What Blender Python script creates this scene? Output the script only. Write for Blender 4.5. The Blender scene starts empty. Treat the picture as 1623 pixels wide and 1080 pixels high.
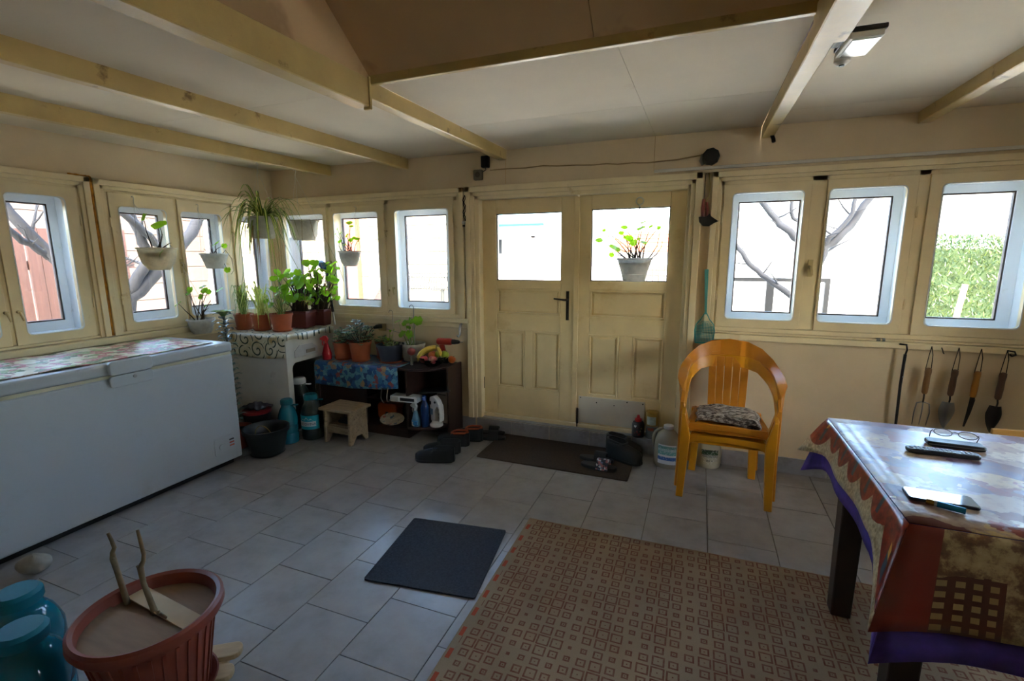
import bpy, math, random
from mathutils import Vector, Matrix
import numpy as np

# ------------------------------------------------------------------ camera, world, sun, exposure
SC = bpy.context.scene
COL = SC.collection
YAW, PITCH, ROLL, FPX = 0.37352, 0.17288, -0.0045, 758.7
_w = Vector((-math.sin(YAW) * math.cos(PITCH), math.cos(YAW) * math.cos(PITCH), -math.sin(PITCH)))
_r = Vector((math.cos(YAW), math.sin(YAW), 0)); _u = _r.cross(_w)
_r2 = _r * math.cos(ROLL) + _u * math.sin(ROLL); _u2 = -_r * math.sin(ROLL) + _u * math.cos(ROLL)
cam = bpy.data.cameras.new('camera'); cam_o = bpy.data.objects.new('camera', cam); COL.objects.link(cam_o)
cam.sensor_width = 36.0; cam.lens = FPX / 1623 * 36.0; cam.clip_start = 0.02; cam.clip_end = 300
cam_o.matrix_world = Matrix(((_r2.x, _u2.x, -_w.x, 0), (_r2.y, _u2.y, -_w.y, 0), (_r2.z, _u2.z, -_w.z, 1.5), (0, 0, 0, 1)))
SC.camera = cam_o

SC.view_settings.view_transform = 'Standard'; SC.view_settings.look = 'None'
SC.view_settings.exposure = 2.0; SC.view_settings.gamma = 1.0; SC.view_settings.use_curve_mapping = False

world = bpy.data.worlds.new('sky'); SC.world = world; world.use_nodes = True
wn = world.node_tree.nodes; wl = world.node_tree.links; wn.clear()
wo = wn.new('ShaderNodeOutputWorld'); wb = wn.new('ShaderNodeBackground'); ws = wn.new('ShaderNodeTexSky')
ws.sky_type = 'NISHITA'; ws.sun_disc = False; ws.sun_elevation = math.radians(42); ws.sun_rotation = math.radians(150)
ws.air_density = 1.0; ws.dust_density = 3.0; ws.ozone_density = 1.0
wl.new(ws.outputs[0], wb.inputs[0]); wl.new(wb.outputs[0], wo.inputs[0])
wb.inputs[1].default_value = 1.5

sun = bpy.data.lights.new('sun', 'SUN'); sun.energy = 1.6; sun.angle = math.radians(1.0); sun.color = (1.0, 0.94, 0.84)
sun_o = bpy.data.objects.new('sun', sun); COL.objects.link(sun_o)
sun_o.rotation_euler = Vector((-0.01, 0.68, -0.73)).to_track_quat('-Z', 'Y').to_euler()

# ------------------------------------------------------------------ materials
def srgb(h):
    if isinstance(h, str):
        h = h.lstrip('#'); c = [int(h[i:i + 2], 16) / 255 for i in (0, 2, 4)]
    else: c = list(h)
    return tuple((x / 12.92 if x <= 0.04045 else ((x + 0.055) / 1.055) ** 2.4) for x in c) + (1.0,)

MATS = {}
def _base(name):
    m = bpy.data.materials.new(name); m.use_nodes = True
    nt = m.node_tree; b = nt.nodes['Principled BSDF']
    return m, nt, b
def N(nt, t, **kw):
    n = nt.nodes.new(t)
    for k, v in kw.items():
        if k.startswith('i_'):
            n.inputs[int(k[2:]) if k[2:].isdigit() else k[2:]].default_value = v
        else: setattr(n, k, v)
    return n
def math_n(nt, op, a, b=None, c=None):
    n = nt.nodes.new('ShaderNodeMath'); n.operation = op
    for i, v in enumerate((a, b, c)):
        if v is None: continue
        if isinstance(v, (int, float)): n.inputs[i].default_value = v
        else: nt.links.new(v, n.inputs[i])
    return n.outputs[0]
def mix_n(nt, fac, a, b):
    n = nt.nodes.new('ShaderNodeMix'); n.data_type = 'RGBA'
    for k, v in ((0, fac), (6, a), (7, b)):
        if isinstance(v, (int, float)): n.inputs[k].default_value = v
        elif isinstance(v, tuple): n.inputs[k].default_value = v
        else: nt.links.new(v, n.inputs[k])
    return n.outputs[2]
def ramp_n(nt, fac, stops, interp='LINEAR'):
    n = nt.nodes.new('ShaderNodeValToRGB'); n.color_ramp.interpolation = interp
    el = n.color_ramp.elements
    while len(el) < len(stops): el.new(0.5)
    for e, (p, c) in zip(el, stops): e.position = p; e.color = c
    nt.links.new(fac, n.inputs[0]); return n.outputs[0]
def coord(nt, kind='Object'):
    return nt.nodes.new('ShaderNodeTexCoord').outputs[kind]
def noise_n(nt, vec, scale, detail=3.0, rough=0.55, out='Fac', stretch=None):
    if stretch:
        mp = N(nt, 'ShaderNodeMapping'); mp.inputs['Scale'].default_value = stretch; nt.links.new(vec, mp.inputs[0]); vec = mp.outputs[0]
    n = N(nt, 'ShaderNodeTexNoise', i_Scale=scale, i_Detail=detail, i_Roughness=rough); nt.links.new(vec, n.inputs['Vector'])
    return n.outputs[out]
def sep(nt, vec):
    s = nt.nodes.new('ShaderNodeSeparateXYZ'); nt.links.new(vec, s.inputs[0]); return s.outputs

def mat(name, col, rough=0.5, metal=0.0, var=0.12, vs=6.0, stretch=None, col2=None, thr=(0.55, 0.7), s2=5.0, bump=0.0, bs=60.0, spec=0.5, coat=0.0, trans=0.0, alpha=1.0, sheen=0.0, sss=0.0, world_co=False):
    """painted / moulded surface: base colour with cloudy variation, optional stain colour, fine bump"""
    if name in MATS: return MATS[name]
    m, nt, b = _base(name); c = srgb(col)
    vec = N(nt, 'ShaderNodeNewGeometry').outputs['Position'] if world_co else coord(nt)
    out = None
    if var > 0:
        f = noise_n(nt, vec, vs, stretch=stretch)
        lo = tuple(x * (1 - var) for x in c[:3]) + (1,); hi = tuple(min(1, x * (1 + var)) for x in c[:3]) + (1,)
        out = ramp_n(nt, f, [(0.3, lo), (0.7, hi)])
    if col2 is not None:
        f2 = noise_n(nt, vec, s2, 5.0, 0.65, stretch=stretch)
        k = ramp_n(nt, f2, [(thr[0], (0, 0, 0, 1)), (thr[1], (1, 1, 1, 1))])
        out = mix_n(nt, k, out if out is not None else c, srgb(col2))
    if out is not None: nt.links.new(out, b.inputs['Base Color'])
    else: b.inputs['Base Color'].default_value = c
    b.inputs['Roughness'].default_value = rough; b.inputs['Metallic'].default_value = metal
    b.inputs['Specular IOR Level'].default_value = spec; b.inputs['Coat Weight'].default_value = coat
    b.inputs['Coat Roughness'].default_value = 0.08
    b.inputs['Transmission Weight'].default_value = trans; b.inputs['Alpha'].default_value = alpha
    b.inputs['Sheen Weight'].default_value = sheen
    if sss: b.inputs['Subsurface Weight'].default_value = sss; b.inputs['Subsurface Radius'].default_value = (0.01, 0.01, 0.005)
    if bump:
        bn = N(nt, 'ShaderNodeBump', i_Strength=bump, i_Distance=0.004)
        nt.links.new(noise_n(nt, vec, bs, 4.0, stretch=stretch), bn.inputs['Height']); nt.links.new(bn.outputs[0], b.inputs['Normal'])
    MATS[name] = m; return m

def glass_mat(name, tint=(0.97, 0.985, 0.98), refl=0.05, rough=0.02):
    """thin clear sheet: light passes straight, a little mirror reflection"""
    if name in MATS: return MATS[name]
    m = bpy.data.materials.new(name); m.use_nodes = True; nt = m.node_tree; nt.nodes.clear()
    o = N(nt, 'ShaderNodeOutputMaterial'); t = N(nt, 'ShaderNodeBsdfTransparent'); g = N(nt, 'ShaderNodeBsdfGlossy')
    t.inputs[0].default_value = (*tint, 1); g.inputs['Roughness'].default_value = rough
    fr = N(nt, 'ShaderNodeFresnel', i_IOR=1.35); mx = N(nt, 'ShaderNodeMixShader')
    nt.links.new(fr.outputs[0], mx.inputs[0]); nt.links.new(t.outputs[0], mx.inputs[1]); nt.links.new(g.outputs[0], mx.inputs[2])
    nt.links.new(mx.outputs[0], o.inputs[0]); MATS[name] = m; return m

def plastic_clear(name, col, dens=0.55, rough=0.08):
    """thin-walled coloured see-through plastic"""
    if name in MATS: return MATS[name]
    m = bpy.data.materials.new(name); m.use_nodes = True; nt = m.node_tree; nt.nodes.clear(); c = srgb(col)
    o = N(nt, 'ShaderNodeOutputMaterial'); t = N(nt, 'ShaderNodeBsdfTransparent'); p = N(nt, 'ShaderNodeBsdfPrincipled')
    t.inputs[0].default_value = tuple(0.35 + 0.65 * x for x in c[:3]) + (1,)
    p.inputs['Base Color'].default_value = c; p.inputs['Roughness'].default_value = rough
    mx = N(nt, 'ShaderNodeMixShader'); mx.inputs[0].default_value = dens
    nt.links.new(t.outputs[0], mx.inputs[1]); nt.links.new(p.outputs[0], mx.inputs[2]); nt.links.new(mx.outputs[0], o.inputs[0])
    MATS[name] = m; return m

def leaf_mat(name, col, tl=0.45):
    if name in MATS: return MATS[name]
    m = bpy.data.materials.new(name); m.use_nodes = True; nt = m.node_tree; nt.nodes.clear(); c = srgb(col)
    o = N(nt, 'ShaderNodeOutputMaterial'); p = N(nt, 'ShaderNodeBsdfPrincipled'); t = N(nt, 'ShaderNodeBsdfTranslucent')
    f = noise_n(nt, coord(nt), 30.0)
    cc = ramp_n(nt, f, [(0.3, tuple(x * 0.75 for x in c[:3]) + (1,)), (0.7, tuple(min(1, x * 1.2) for x in c[:3]) + (1,))])
    nt.links.new(cc, p.inputs['Base Color']); p.inputs['Roughness'].default_value = 0.45
    t.inputs[0].default_value = (min(1, c[0] * 1.9), min(1, c[1] * 1.9), c[2] * 0.7, 1)
    mx = N(nt, 'ShaderNodeMixShader'); mx.inputs[0].default_value = tl
    nt.links.new(p.outputs[0], mx.inputs[1]); nt.links.new(t.outputs[0], mx.inputs[2]); nt.links.new(mx.outputs[0], o.inputs[0])
    MATS[name] = m; return m

# ------------------------------------------------------------------ mesh building
class MB:
    def __init__(s): s.v = []; s.f = []; s.m = []; s.uv = None
    def add(s, vs, fs, m=0):
        o = len(s.v); s.v.extend(tuple(map(float, v)) for v in vs)
        for f in fs: s.f.append(tuple(i + o for i in f)); s.m.append(m)
        return s
    def box(s, x0, x1, y0, y1, z0, z1, m=0):
        x0, x1 = sorted((x0, x1)); y0, y1 = sorted((y0, y1)); z0, z1 = sorted((z0, z1))
        return s.add([(x0, y0, z0), (x1, y0, z0), (x1, y1, z0), (x0, y1, z0), (x0, y0, z1), (x1, y0, z1), (x1, y1, z1), (x0, y1, z1)],
                     [(0, 3, 2, 1), (4, 5, 6, 7), (0, 1, 5, 4), (1, 2, 6, 5), (2, 3, 7, 6), (3, 0, 4, 7)], m)
    def cbox(s, c, d, m=0): return s.box(c[0] - d[0] / 2, c[0] + d[0] / 2, c[1] - d[1] / 2, c[1] + d[1] / 2, c[2] - d[2] / 2, c[2] + d[2] / 2, m)
    def lathe(s, prof, seg=24, c=(0, 0, 0), m=0, sx=1.0, sy=1.0, cap0=True, cap1=True, rib=None):
        vs = []; fs = []; n = len(prof)
        for r, z in prof:
            for k in range(seg):
                a = 2 * math.pi * k / seg; rr = r * (1 + (rib(k) if rib else 0))
                vs.append((c[0] + rr * math.cos(a) * sx, c[1] + rr * math.sin(a) * sy, c[2] + z))
        for i in range(n - 1):
            for k in range(seg):
                k2 = (k + 1) % seg; fs.append((i * seg + k, i * seg + k2, (i + 1) * seg + k2, (i + 1) * seg + k))
        if cap0: fs.append(tuple(reversed(range(seg))))
        if cap1: fs.append(tuple((n - 1) * seg + k for k in range(seg)))
        return s.add(vs, fs, m)
    def tube(s, pts, r, seg=8, m=0, caps=True):
        pts = [Vector(p) for p in pts]; n = len(pts)
        if not hasattr(r, '__len__'): r = [r] * n
        vs = []; fs = []; up = None
        for i, p in enumerate(pts):
            t = (pts[min(i + 1, n - 1)] - pts[max(i - 1, 0)])
            t = t.normalized() if t.length > 1e-9 else Vector((0, 0, 1))
            if up is None: up = Vector((0, 0, 1)) if abs(t.z) < 0.9 else Vector((1, 0, 0))
            a = t.cross(up)
            if a.length < 1e-6: a = t.cross(Vector((0.3, 0.8, 0.5)))
            a.normalize(); b = a.cross(t).normalized(); up = b
            for k in range(seg):
                g = 2 * math.pi * k / seg; vs.append(p + (a * math.cos(g) + b * math.sin(g)) * r[i])
        for i in range(n - 1):
            for k in range(seg):
                k2 = (k + 1) % seg; fs.append((i * seg + k, i * seg + k2, (i + 1) * seg + k2, (i + 1) * seg + k))
        if caps: fs.append(tuple(reversed(range(seg)))); fs.append(tuple((n - 1) * seg + k for k in range(seg)))
        return s.add(vs, fs, m)
    def prism(s, poly, lo, hi, axis='z', m=0):
        """poly: 2-D outline (counter-clockwise), extruded along axis"""
        n = len(poly)
        mk = {'z': lambda p, h: (p[0], p[1], h), 'y': lambda p, h: (p[0], h, p[1]), 'x': lambda p, h: (h, p[0], p[1])}[axis]
        vs = [mk(p, lo) for p in poly] + [mk(p, hi) for p in poly]
        fs = [tuple(reversed(range(n))), tuple(range(n, 2 * n))] + [(i, (i + 1) % n, n + (i + 1) % n, n + i) for i in range(n)]
        return s.add(vs, fs, m)
    def ring(s, outer, inner, lo, hi, axis='y', m=0):
        """flat frame between two outlines with the same number of points"""
        n = len(outer)
        mk = {'z': lambda p, h: (p[0], p[1], h), 'y': lambda p, h: (p[0], h, p[1]), 'x': lambda p, h: (h, p[0], p[1])}[axis]
        vs = [mk(p, lo) for p in outer] + [mk(p, lo) for p in inner] + [mk(p, hi) for p in outer] + [mk(p, hi) for p in inner]
        fs = []
        for i in range(n):
            j = (i + 1) % n
            fs += [(i, j, n + j, n + i), (2 * n + i, 3 * n + i, 3 * n + j, 2 * n + j), (n + i, n + j, 3 * n + j, 3 * n + i)]
            if outer[i] != outer[j]: fs.append((i, 2 * n + i, 2 * n + j, j))
        return s.add(vs, fs, m)
    def grid(s, fn, nu, nv, m=0, closed_u=False):
        vs = [fn(i / (nu if closed_u else nu), j / nv) for j in range(nv + 1) for i in range(nu + (0 if closed_u else 1))]
        w = nu if closed_u else nu + 1
        fs = []
        for j in range(nv):
            for i in range(nu):
                i2 = (i + 1) % w; fs.append((j * w + i, j * w + i2, (j + 1) * w + i2, (j + 1) * w + i))
        return s.add(vs, fs, m)
    def slab(s, fn, nu, nv, th, m=0):
        """a curved sheet with thickness th (offset along z of fn's local normal)"""
        top = np.array([[fn(i / nu, j / nv) for i in range(nu + 1)] for j in range(nv + 1)], float)
        du = np.gradient(top, axis=1); dv = np.gradient(top, axis=0); nn = np.cross(du, dv); nn /= (np.linalg.norm(nn, axis=2, keepdims=True) + 1e-12)
        bot = top - nn * th; w = nu + 1; K = w * (nv + 1)
        vs = list(top.reshape(-1, 3)) + list(bot.reshape(-1, 3)); fs = []
        for j in range(nv):
            for i in range(nu):
                a, b, c, d = j * w + i, j * w + i + 1, (j + 1) * w + i + 1, (j + 1) * w + i
                fs += [(a, b, c, d), (K + d, K + c, K + b, K + a)]
        for i in range(nu): fs += [(i + 1, i, K + i, K + i + 1), (nv * w + i, nv * w + i + 1, K + nv * w + i + 1, K + nv * w + i)]
        for j in range(nv): fs += [(j * w, (j + 1) * w, K + (j + 1) * w, K + j * w), ((j + 1) * w + nu, j * w + nu, K + j * w + nu, K + (j + 1) * w + nu)]
        return s.add(vs, fs, m)
    def ribbon(s, pts, wv, tv, m=0):
        """bar of flat section: at each point half-width vector wv and half-thickness vector tv"""
        vs = []; n = len(pts)
        for p, w, t in zip(pts, wv, tv):
            p, w, t = Vector(p), Vector(w), Vector(t)
            vs += [p - w - t, p + w - t, p + w + t, p - w + t]
        fs = [(3, 2, 1, 0), (4 * n - 4, 4 * n - 3, 4 * n - 2, 4 * n - 1)]
        for i in range(n - 1):
            for k in range(4):
                k2 = (k + 1) % 4; fs.append((4 * i + k, 4 * i + k2, 4 * i + 4 + k2, 4 * i + 4 + k))
        return s.add(vs, fs, m)
    def ball(s, c, r, seg=14, rings=9, m=0, d=None):
        prof = [(math.sin(math.pi * i / rings), -math.cos(math.pi * i / rings)) for i in range(rings + 1)]
        if not hasattr(r, '__len__'): r = (r, r, r)
        vs = []; fs = []
        for pr, pz in prof:
            for k in range(seg):
                a = 2 * math.pi * k / seg; q = 1 + (d(k, pz) if d else 0)
                vs.append((c[0] + r[0] * pr * math.cos(a) * q, c[1] + r[1] * pr * math.sin(a) * q, c[2] + r[2] * pz * q))
        for i in range(rings):
            for k in range(seg):
                k2 = (k + 1) % seg; fs.append((i * seg + k, i * seg + k2, (i + 1) * seg + k2, (i + 1) * seg + k))
        return s.add(vs, fs, m)
    def xf(s, M, start=0):
        for i in range(start, len(s.v)): s.v[i] = tuple(M @ Vector(s.v[i]))
        return s
    def mesh(s, name, mats, smooth=False):
        me = bpy.data.meshes.new(name); me.from_pydata(s.v, [], s.f)
        for mm in (mats if isinstance(mats, (list, tuple)) else [mats]): me.materials.append(mm)
        me.polygons.foreach_set('material_index', s.m)
        me.polygons.foreach_set('use_smooth', [bool(smooth)] * len(s.f))
        me.update(); return me
    def build(s, name, mats, parent=None, smooth=False, bevel=0.0, seg=2, sub=0, loc=None, rot=None):
        me = s.mesh(name, mats, smooth)
        if smooth == 'auto': 
            try: me.set_sharp_from_angle(angle=math.radians(40))
            except Exception: pass
        return place(name, me, parent, bevel, seg, sub, loc, rot)
def place(name, me, parent=None, bevel=0.0, seg=2, sub=0, loc=None, rot=None):
    o = bpy.data.objects.new(name, me); COL.objects.link(o)
    if parent is not None: o.parent = parent
    if loc is not None: o.location = loc
    if rot is not None: o.rotation_euler = rot
    if bevel:
        b = o.modifiers.new('bevel', 'BEVEL'); b.width = bevel; b.segments = seg; b.limit_method = 'ANGLE'; b.angle_limit = math.radians(40)
    if sub:
        q = o.modifiers.new('sub', 'SUBSURF'); q.levels = sub; q.render_levels = sub
    return o
def tag(o, label, cat, group=None, kind=None):
    o['label'] = label; o['category'] = cat
    if group: o['group'] = group
    if kind: o['kind'] = kind
    return o
def thing(name, label, cat, loc=(0, 0, 0), rz=0.0, group=None, rot=None):
    o = bpy.data.objects.new(name, None); COL.objects.link(o); o.location = loc
    o.rotation_euler = rot if rot is not None else (0, 0, rz); o.empty_display_size = 0.05
    return tag(o, label, cat, group)
def struct(name, loc=(0, 0, 0), rz=0.0):
    o = bpy.data.objects.new(name, None); COL.objects.link(o); o.location = loc; o.rotation_euler = (0, 0, rz); o['kind'] = 'structure'; o.empty_display_size = 0.05
    return o
def copy_tree(o, parent=None):
    c = o.copy(); COL.objects.link(c); c.parent = parent
    for ch in list(o.children): copy_tree(ch, c)
    return c
def text_mesh(body, size, depth=0.0004, align='CENTER'):
    cu = bpy.data.curves.new('lettering', 'FONT'); cu.body = body; cu.size = size; cu.extrude = depth; cu.align_x = align; cu.align_y = 'CENTER'; cu.resolution_u = 2
    o = bpy.data.objects.new('lettering', cu); COL.objects.link(o)
    dg = bpy.context.evaluated_depsgraph_get(); me = bpy.data.meshes.new_from_object(o.evaluated_get(dg))
    bpy.data.objects.remove(o); bpy.data.curves.remove(cu); return me
def rrect(x0, x1, y0, y1, r, k=5):
    out = []
    for cx, cy, a0 in ((x1 - r, y0 + r, -90), (x1 - r, y1 - r, 0), (x0 + r, y1 - r, 90), (x0 + r, y0 + r, 180)):
        for i in range(k):
            a = math.radians(a0 + 90 * i / (k - 1)); out.append((cx + r * math.cos(a), cy + r * math.sin(a)))
    return out
def rect_k(x0, x1, y0, y1, k=5):
    return [p for p in ((x1, y0), (x1, y1), (x0, y1), (x0, y0)) for _ in range(k)]
def bez(p0, p1, p2, p3, n=10):
    p0, p1, p2, p3 = map(Vector, (p0, p1, p2, p3)); o = []
    for i in range(n + 1):
        t = i / n; o.append(p0 * (1 - t) ** 3 + p1 * 3 * t * (1 - t) ** 2 + p2 * 3 * t * t * (1 - t) + p3 * t ** 3)
    return o
R = math.radians
rnd = random.Random(7)
# ------------------------------------------------------------------ common materials
m_wall = mat('wall_plaster', '#d3bd98', 0.85, var=0.06, vs=3.0, col2='#cdb78c', thr=(0.60, 0.85), s2=2.2, bump=0.25, bs=18, world_co=True)
m_ceil = mat('ceiling_board', '#d2c4aa', 0.8, var=0.05, vs=2.0, col2='#b89a68', thr=(0.66, 0.80), s2=1.7, bump=0.1, bs=12, world_co=True)
m_stain = mat('stained_board', '#bf9d70', 0.85, var=0.10, vs=2.0, col2='#a08058', thr=(0.50, 0.56), s2=1.3, world_co=True)
m_paint = mat('cream_paint', '#e6d3a8', 0.36, var=0.07, vs=5.0, col2='#b8964f', thr=(0.64, 0.82), s2=7.0, bump=0.15, bs=30, world_co=True)
m_door = mat('door_paint', '#e8d09c', 0.33, var=0.06, vs=4.0, col2='#c9a765', thr=(0.58, 0.84), s2=3.5, bump=0.12, bs=25, world_co=True)
m_beam = mat('beam_paint', '#bba064', 0.38, var=0.10, vs=6.0, col2='#7d6334', thr=(0.62, 0.72), s2=9.0, bump=0.3, bs=40, world_co=True)
m_white = mat('white_frame', '#dfe2e4', 0.4, var=0.03, col2='#b9b6a6', thr=(0.66, 0.8), s2=9.0, world_co=True)
m_bead = mat('dark_bead', '#4a3a34', 0.6, var=0.15)
m_foam = mat('orange_foam', '#b87a1c', 0.9, var=0.35, vs=30.0, bump=0.8, bs=60)
m_glass = glass_mat('window_glass')
m_tile_skirt = mat('skirt_tile', '#959393', 0.35, var=0.08, vs=9.0, col2='#7f7b78', thr=(0.5, 0.75), s2=12.0, world_co=True)
m_metal = mat('steel', '#9a9a98', 0.3, metal=1.0, var=0.1)
m_black = mat('black_plastic', '#141416', 0.45, var=0.1)
m_dark = mat('dark_iron', '#2b2622', 0.5, metal=0.5, var=0.2)
m_wood = mat('bare_wood', '#8d7458', 0.7, var=0.25, vs=5.0, stretch=(1, 8, 8), col2='#5c452e', thr=(0.55, 0.75), bump=0.4, bs=20)

def tile_mat():
    m, nt, b = _base('floor_tile')
    pos = N(nt, 'ShaderNodeNewGeometry').outputs['Position']; oi = N(nt, 'ShaderNodeObjectInfo')
    add = N(nt, 'ShaderNodeVectorMath', operation='ADD'); sc = N(nt, 'ShaderNodeVectorMath', operation='SCALE'); sc.inputs[3].default_value = 37.0
    cb = N(nt, 'ShaderNodeCombineXYZ'); nt.links.new(oi.outputs['Random'], cb.inputs[0]); nt.links.new(oi.outputs['Random'], cb.inputs[1])
    nt.links.new(cb.outputs[0], sc.inputs[0]); nt.links.new(pos, add.inputs[0]); nt.links.new(sc.outputs[0], add.inputs[1])
    f = noise_n(nt, add.outputs[0], 6.0, 6.0, 0.65)
    c = ramp_n(nt, f, [(0.3, srgb('#8d8986')), (0.5, srgb('#989491')), (0.75, srgb('#a19d98'))])
    dirt = noise_n(nt, pos, 1.6, 5.0, 0.6)
    c = mix_n(nt, ramp_n(nt, dirt, [(0.52, (0, 0, 0, 1)), (0.75, (0.45, 0.45, 0.45, 1))]), c, srgb('#7c7060'))
    nt.links.new(c, b.inputs['Base Color'])
    rr = noise_n(nt, pos, 9.0, 4.0); r2 = N(nt, 'ShaderNodeMapRange'); nt.links.new(rr, r2.inputs[0]); r2.inputs[3].default_value = 0.19; r2.inputs[4].default_value = 0.30
    nt.links.new(r2.outputs[0], b.inputs['Roughness'])
    bn = N(nt, 'ShaderNodeBump', i_Strength=0.12, i_Distance=0.004); nt.links.new(noise_n(nt, add.outputs[0], 14.0, 3.0), bn.inputs['Height']); nt.links.new(bn.outputs[0], b.inputs['Normal'])
    MATS['floor_tile'] = m; return m
m_tile = tile_mat()
m_grout = mat('grout', '#5f564a', 0.9, var=0.2, vs=12.0, world_co=True)

XL, YB, XR, YF, ZC = -3.91, 3.63, 3.0, -1.6, 2.32

# ------------------------------------------------------------------ floor
fl = struct('floor')
MB().box(XL - 0.2, XR + 0.2, YF - 0.2, YB + 0.22, -0.12, -0.006).build('grout_bed', m_grout, fl)
P_ = 0.3305; x_start = -1.868; rest = MB(); tile_meshes = {}
for ci in range(-7, 16):
    xa = x_start + ci * P_; xb = xa + P_
    xa2, xb2 = max(xa, XL), min(xb, XR)
    if xb2 - xa2 < 0.02: continue
    off = 0.255 if ci % 2 == 0 else 0.095
    for k in range(-7, 12):
        ya = off + k * 0.331; yb_ = ya + 0.331
        ya2, yb2 = max(ya, YF), min(yb_, YB)
        if yb2 - ya2 < 0.02: continue
        cx, cy = (xa2 + xb2) / 2, (ya2 + yb2) / 2; w, d = xb2 - xa2 - 0.004, yb2 - ya2 - 0.004
        if yb2 > 0.75 and xa2 < 1.9:
            key = (round(w, 3), round(d, 3))
            if key not in tile_meshes: tile_meshes[key] = MB().box(-w / 2, w / 2, -d / 2, d / 2, -0.01, 0).mesh('tile', m_tile)
            t = place('tile', tile_meshes[key], fl, loc=(cx, cy, rnd.uniform(-0.0007, 0)))
            t.rotation_euler = (rnd.uniform(-1, 1) * 0.0022, rnd.uniform(-1, 1) * 0.0022, 0)
        else: rest.box(cx - w / 2, cx + w / 2, cy - d / 2, cy + d / 2, -0.01, 0)
rest.build('tile_field', m_tile, fl)['kind'] = 'stuff'

# ------------------------------------------------------------------ walls
T = 0.2
def wall_with_holes(name, u0, u1, z0, z1, holes, loc, rz):
    w = struct(name, loc, rz); mb = MB(); us = sorted({u0, u1, *[h[0] for h in holes], *[h[1] for h in holes]})
    for a, b in zip(us[:-1], us[1:]):
        hs = sorted([h for h in holes if h[0] <= a + 1e-6 and h[1] >= b - 1e-6], key=lambda h: h[2]); z = z0
        for h in hs:
            if h[2] > z: mb.box(a, b, 0, T, z, h[2])
            z = h[3]
        if z < z1: mb.box(a, b, 0, T, z, z1)
    mb.build('plaster', m_wall, w); return w
wb_ = wall_with_holes('wall_back', XL - T, XR + T, -0.05, 2.5, [(-3.86, -1.90, 1.0, 2.0), (-1.76, -0.075, 0.118, 2.0), (0.09, 2.72, 1.0, 2.0)], (0, YB, 0), 0)
wl_ = wall_with_holes('wall_left', YF - T, YB + T, -0.05, 2.5, [(0.62, 2.06, 0.98, 2.0), (2.17, 3.58, 0.98, 2.0)], (XL, 0, 0), R(90))
wr_ = wall_with_holes('wall_right', -YB, -YF + T, -0.05, 2.5, [(-2.25, -0.85, 1.0, 2.0)], (XR, 0, 0), R(-90))
wf_ = struct('wall_front', (0, YF, 0)); MB().box(XL - T, XR + T, -T, 0, -0.05, 3.4).build('plaster', m_wall, wf_)
MB().box(-0.002, 0.002, -0.0015, 0, 2.065, 2.32).build('joint_line', m_stain, wb_, loc=(-1.47, 0, 0))
MB().box(-0.0015, 0.0015, -0.0015, 0, 2.09, 2.32).build('joint_line', m_stain, wb_, loc=(-0.35, 0, 0))

# skirting tiles along the back wall
bb = struct('baseboard_back', (0, YB, 0))
k = 0; x = 0.215 - 0.33 * 12
while x < XR:
    a, b = max(x, XL), min(x + 0.33, XR)
    if b > -0.07 or b < -1.75:
        MB().box(a + 0.0015, b - 0.0015, -0.010, 0.0, 0.0, 0.114).build('tile', m_tile_skirt, bb, bevel=0.0012)
    x += 0.33
for a, b in ((-1.75, -1.43), (-1.425, -1.095), (-1.09, -0.76), (-0.755, -0.43), (-0.425, -0.08)):
    MB().box(a, b, -0.012, 0.0, 0.0, 0.116).build('tile', m_tile_skirt, bb, bevel=0.0012)

# ------------------------------------------------------------------ ceiling
ce = struct('ceiling')
SAG = 0.014
def zc(y): return -SAG * (YB - y)
def sagged(mb):
    mb.v = [(x, y, z + zc(y)) for x, y, z in mb.v]; return mb
m_cback = mat('sun_block_board', '#5d4a33', 0.9)
XB3, XB4, YE = -1.46, 0.31, 1.967
bk = MB()
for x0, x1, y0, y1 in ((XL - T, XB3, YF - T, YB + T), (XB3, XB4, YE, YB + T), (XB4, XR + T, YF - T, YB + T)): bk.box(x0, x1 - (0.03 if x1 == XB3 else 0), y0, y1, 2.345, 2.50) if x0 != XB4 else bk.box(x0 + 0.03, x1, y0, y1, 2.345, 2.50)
sagged(bk).build('sun_block_slab', m_cback, ce)  # unseen backing slabs above the panels, added to block the sun
bays = [(XL, -3.20), (-3.20, -2.38), (-2.38, -1.49), (XB3, -0.35), (-0.35, XB4), (0.345, 1.16), (1.16, 2.05), (2.05, XR)]
for i, (a, b) in enumerate(bays):
    mid = i in (3, 4)
    seams = [YE, 2.86, YB] if mid else ([YF, 0.5, 1.98, 3.28, YB] if i > 4 else [YF, 0.4, 2.06, YB])
    for y0, y1 in zip(seams[:-1], seams[1:]):
        sagged(MB().box(a + 0.0008, b - 0.0008, y0 + 0.0012, y1 - 0.0012, ZC, ZC + 0.02)).build('panel', m_ceil, ce)
def beam(x0, x1, y0, y1, z0, z1=ZC + 0.004):
    mb = MB(); n = 8
    mb.grid(lambda u, v: (0, 0, 0), 1, 1); mb.v = []; mb.f = []; mb.m = []
    pts = []; 
    for i in range(n + 1):
        y = y0 + (y1 - y0) * i / n; pts.append((0.5 * (x0 + x1) + rnd.uniform(-.002, .002), y, (z0 + z1) / 2 + zc(y)))
    mb.ribbon(pts, [((x1 - x0) / 2, 0, 0)] * (n + 1), [(0, 0, (z1 - z0) / 2)] * (n + 1))
    return mb.build('beam', m_beam, ce, bevel=0.004, seg=1)
beam(-3.235, -3.175, YF, YB, 2.233); beam(-2.41, -2.353, YF, YB, 2.235)
beam(-1.522, -1.461, 1.955, YB, 2.243); beam(-1.535, -1.458, YF, 1.955, 2.205, 2.33)
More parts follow.
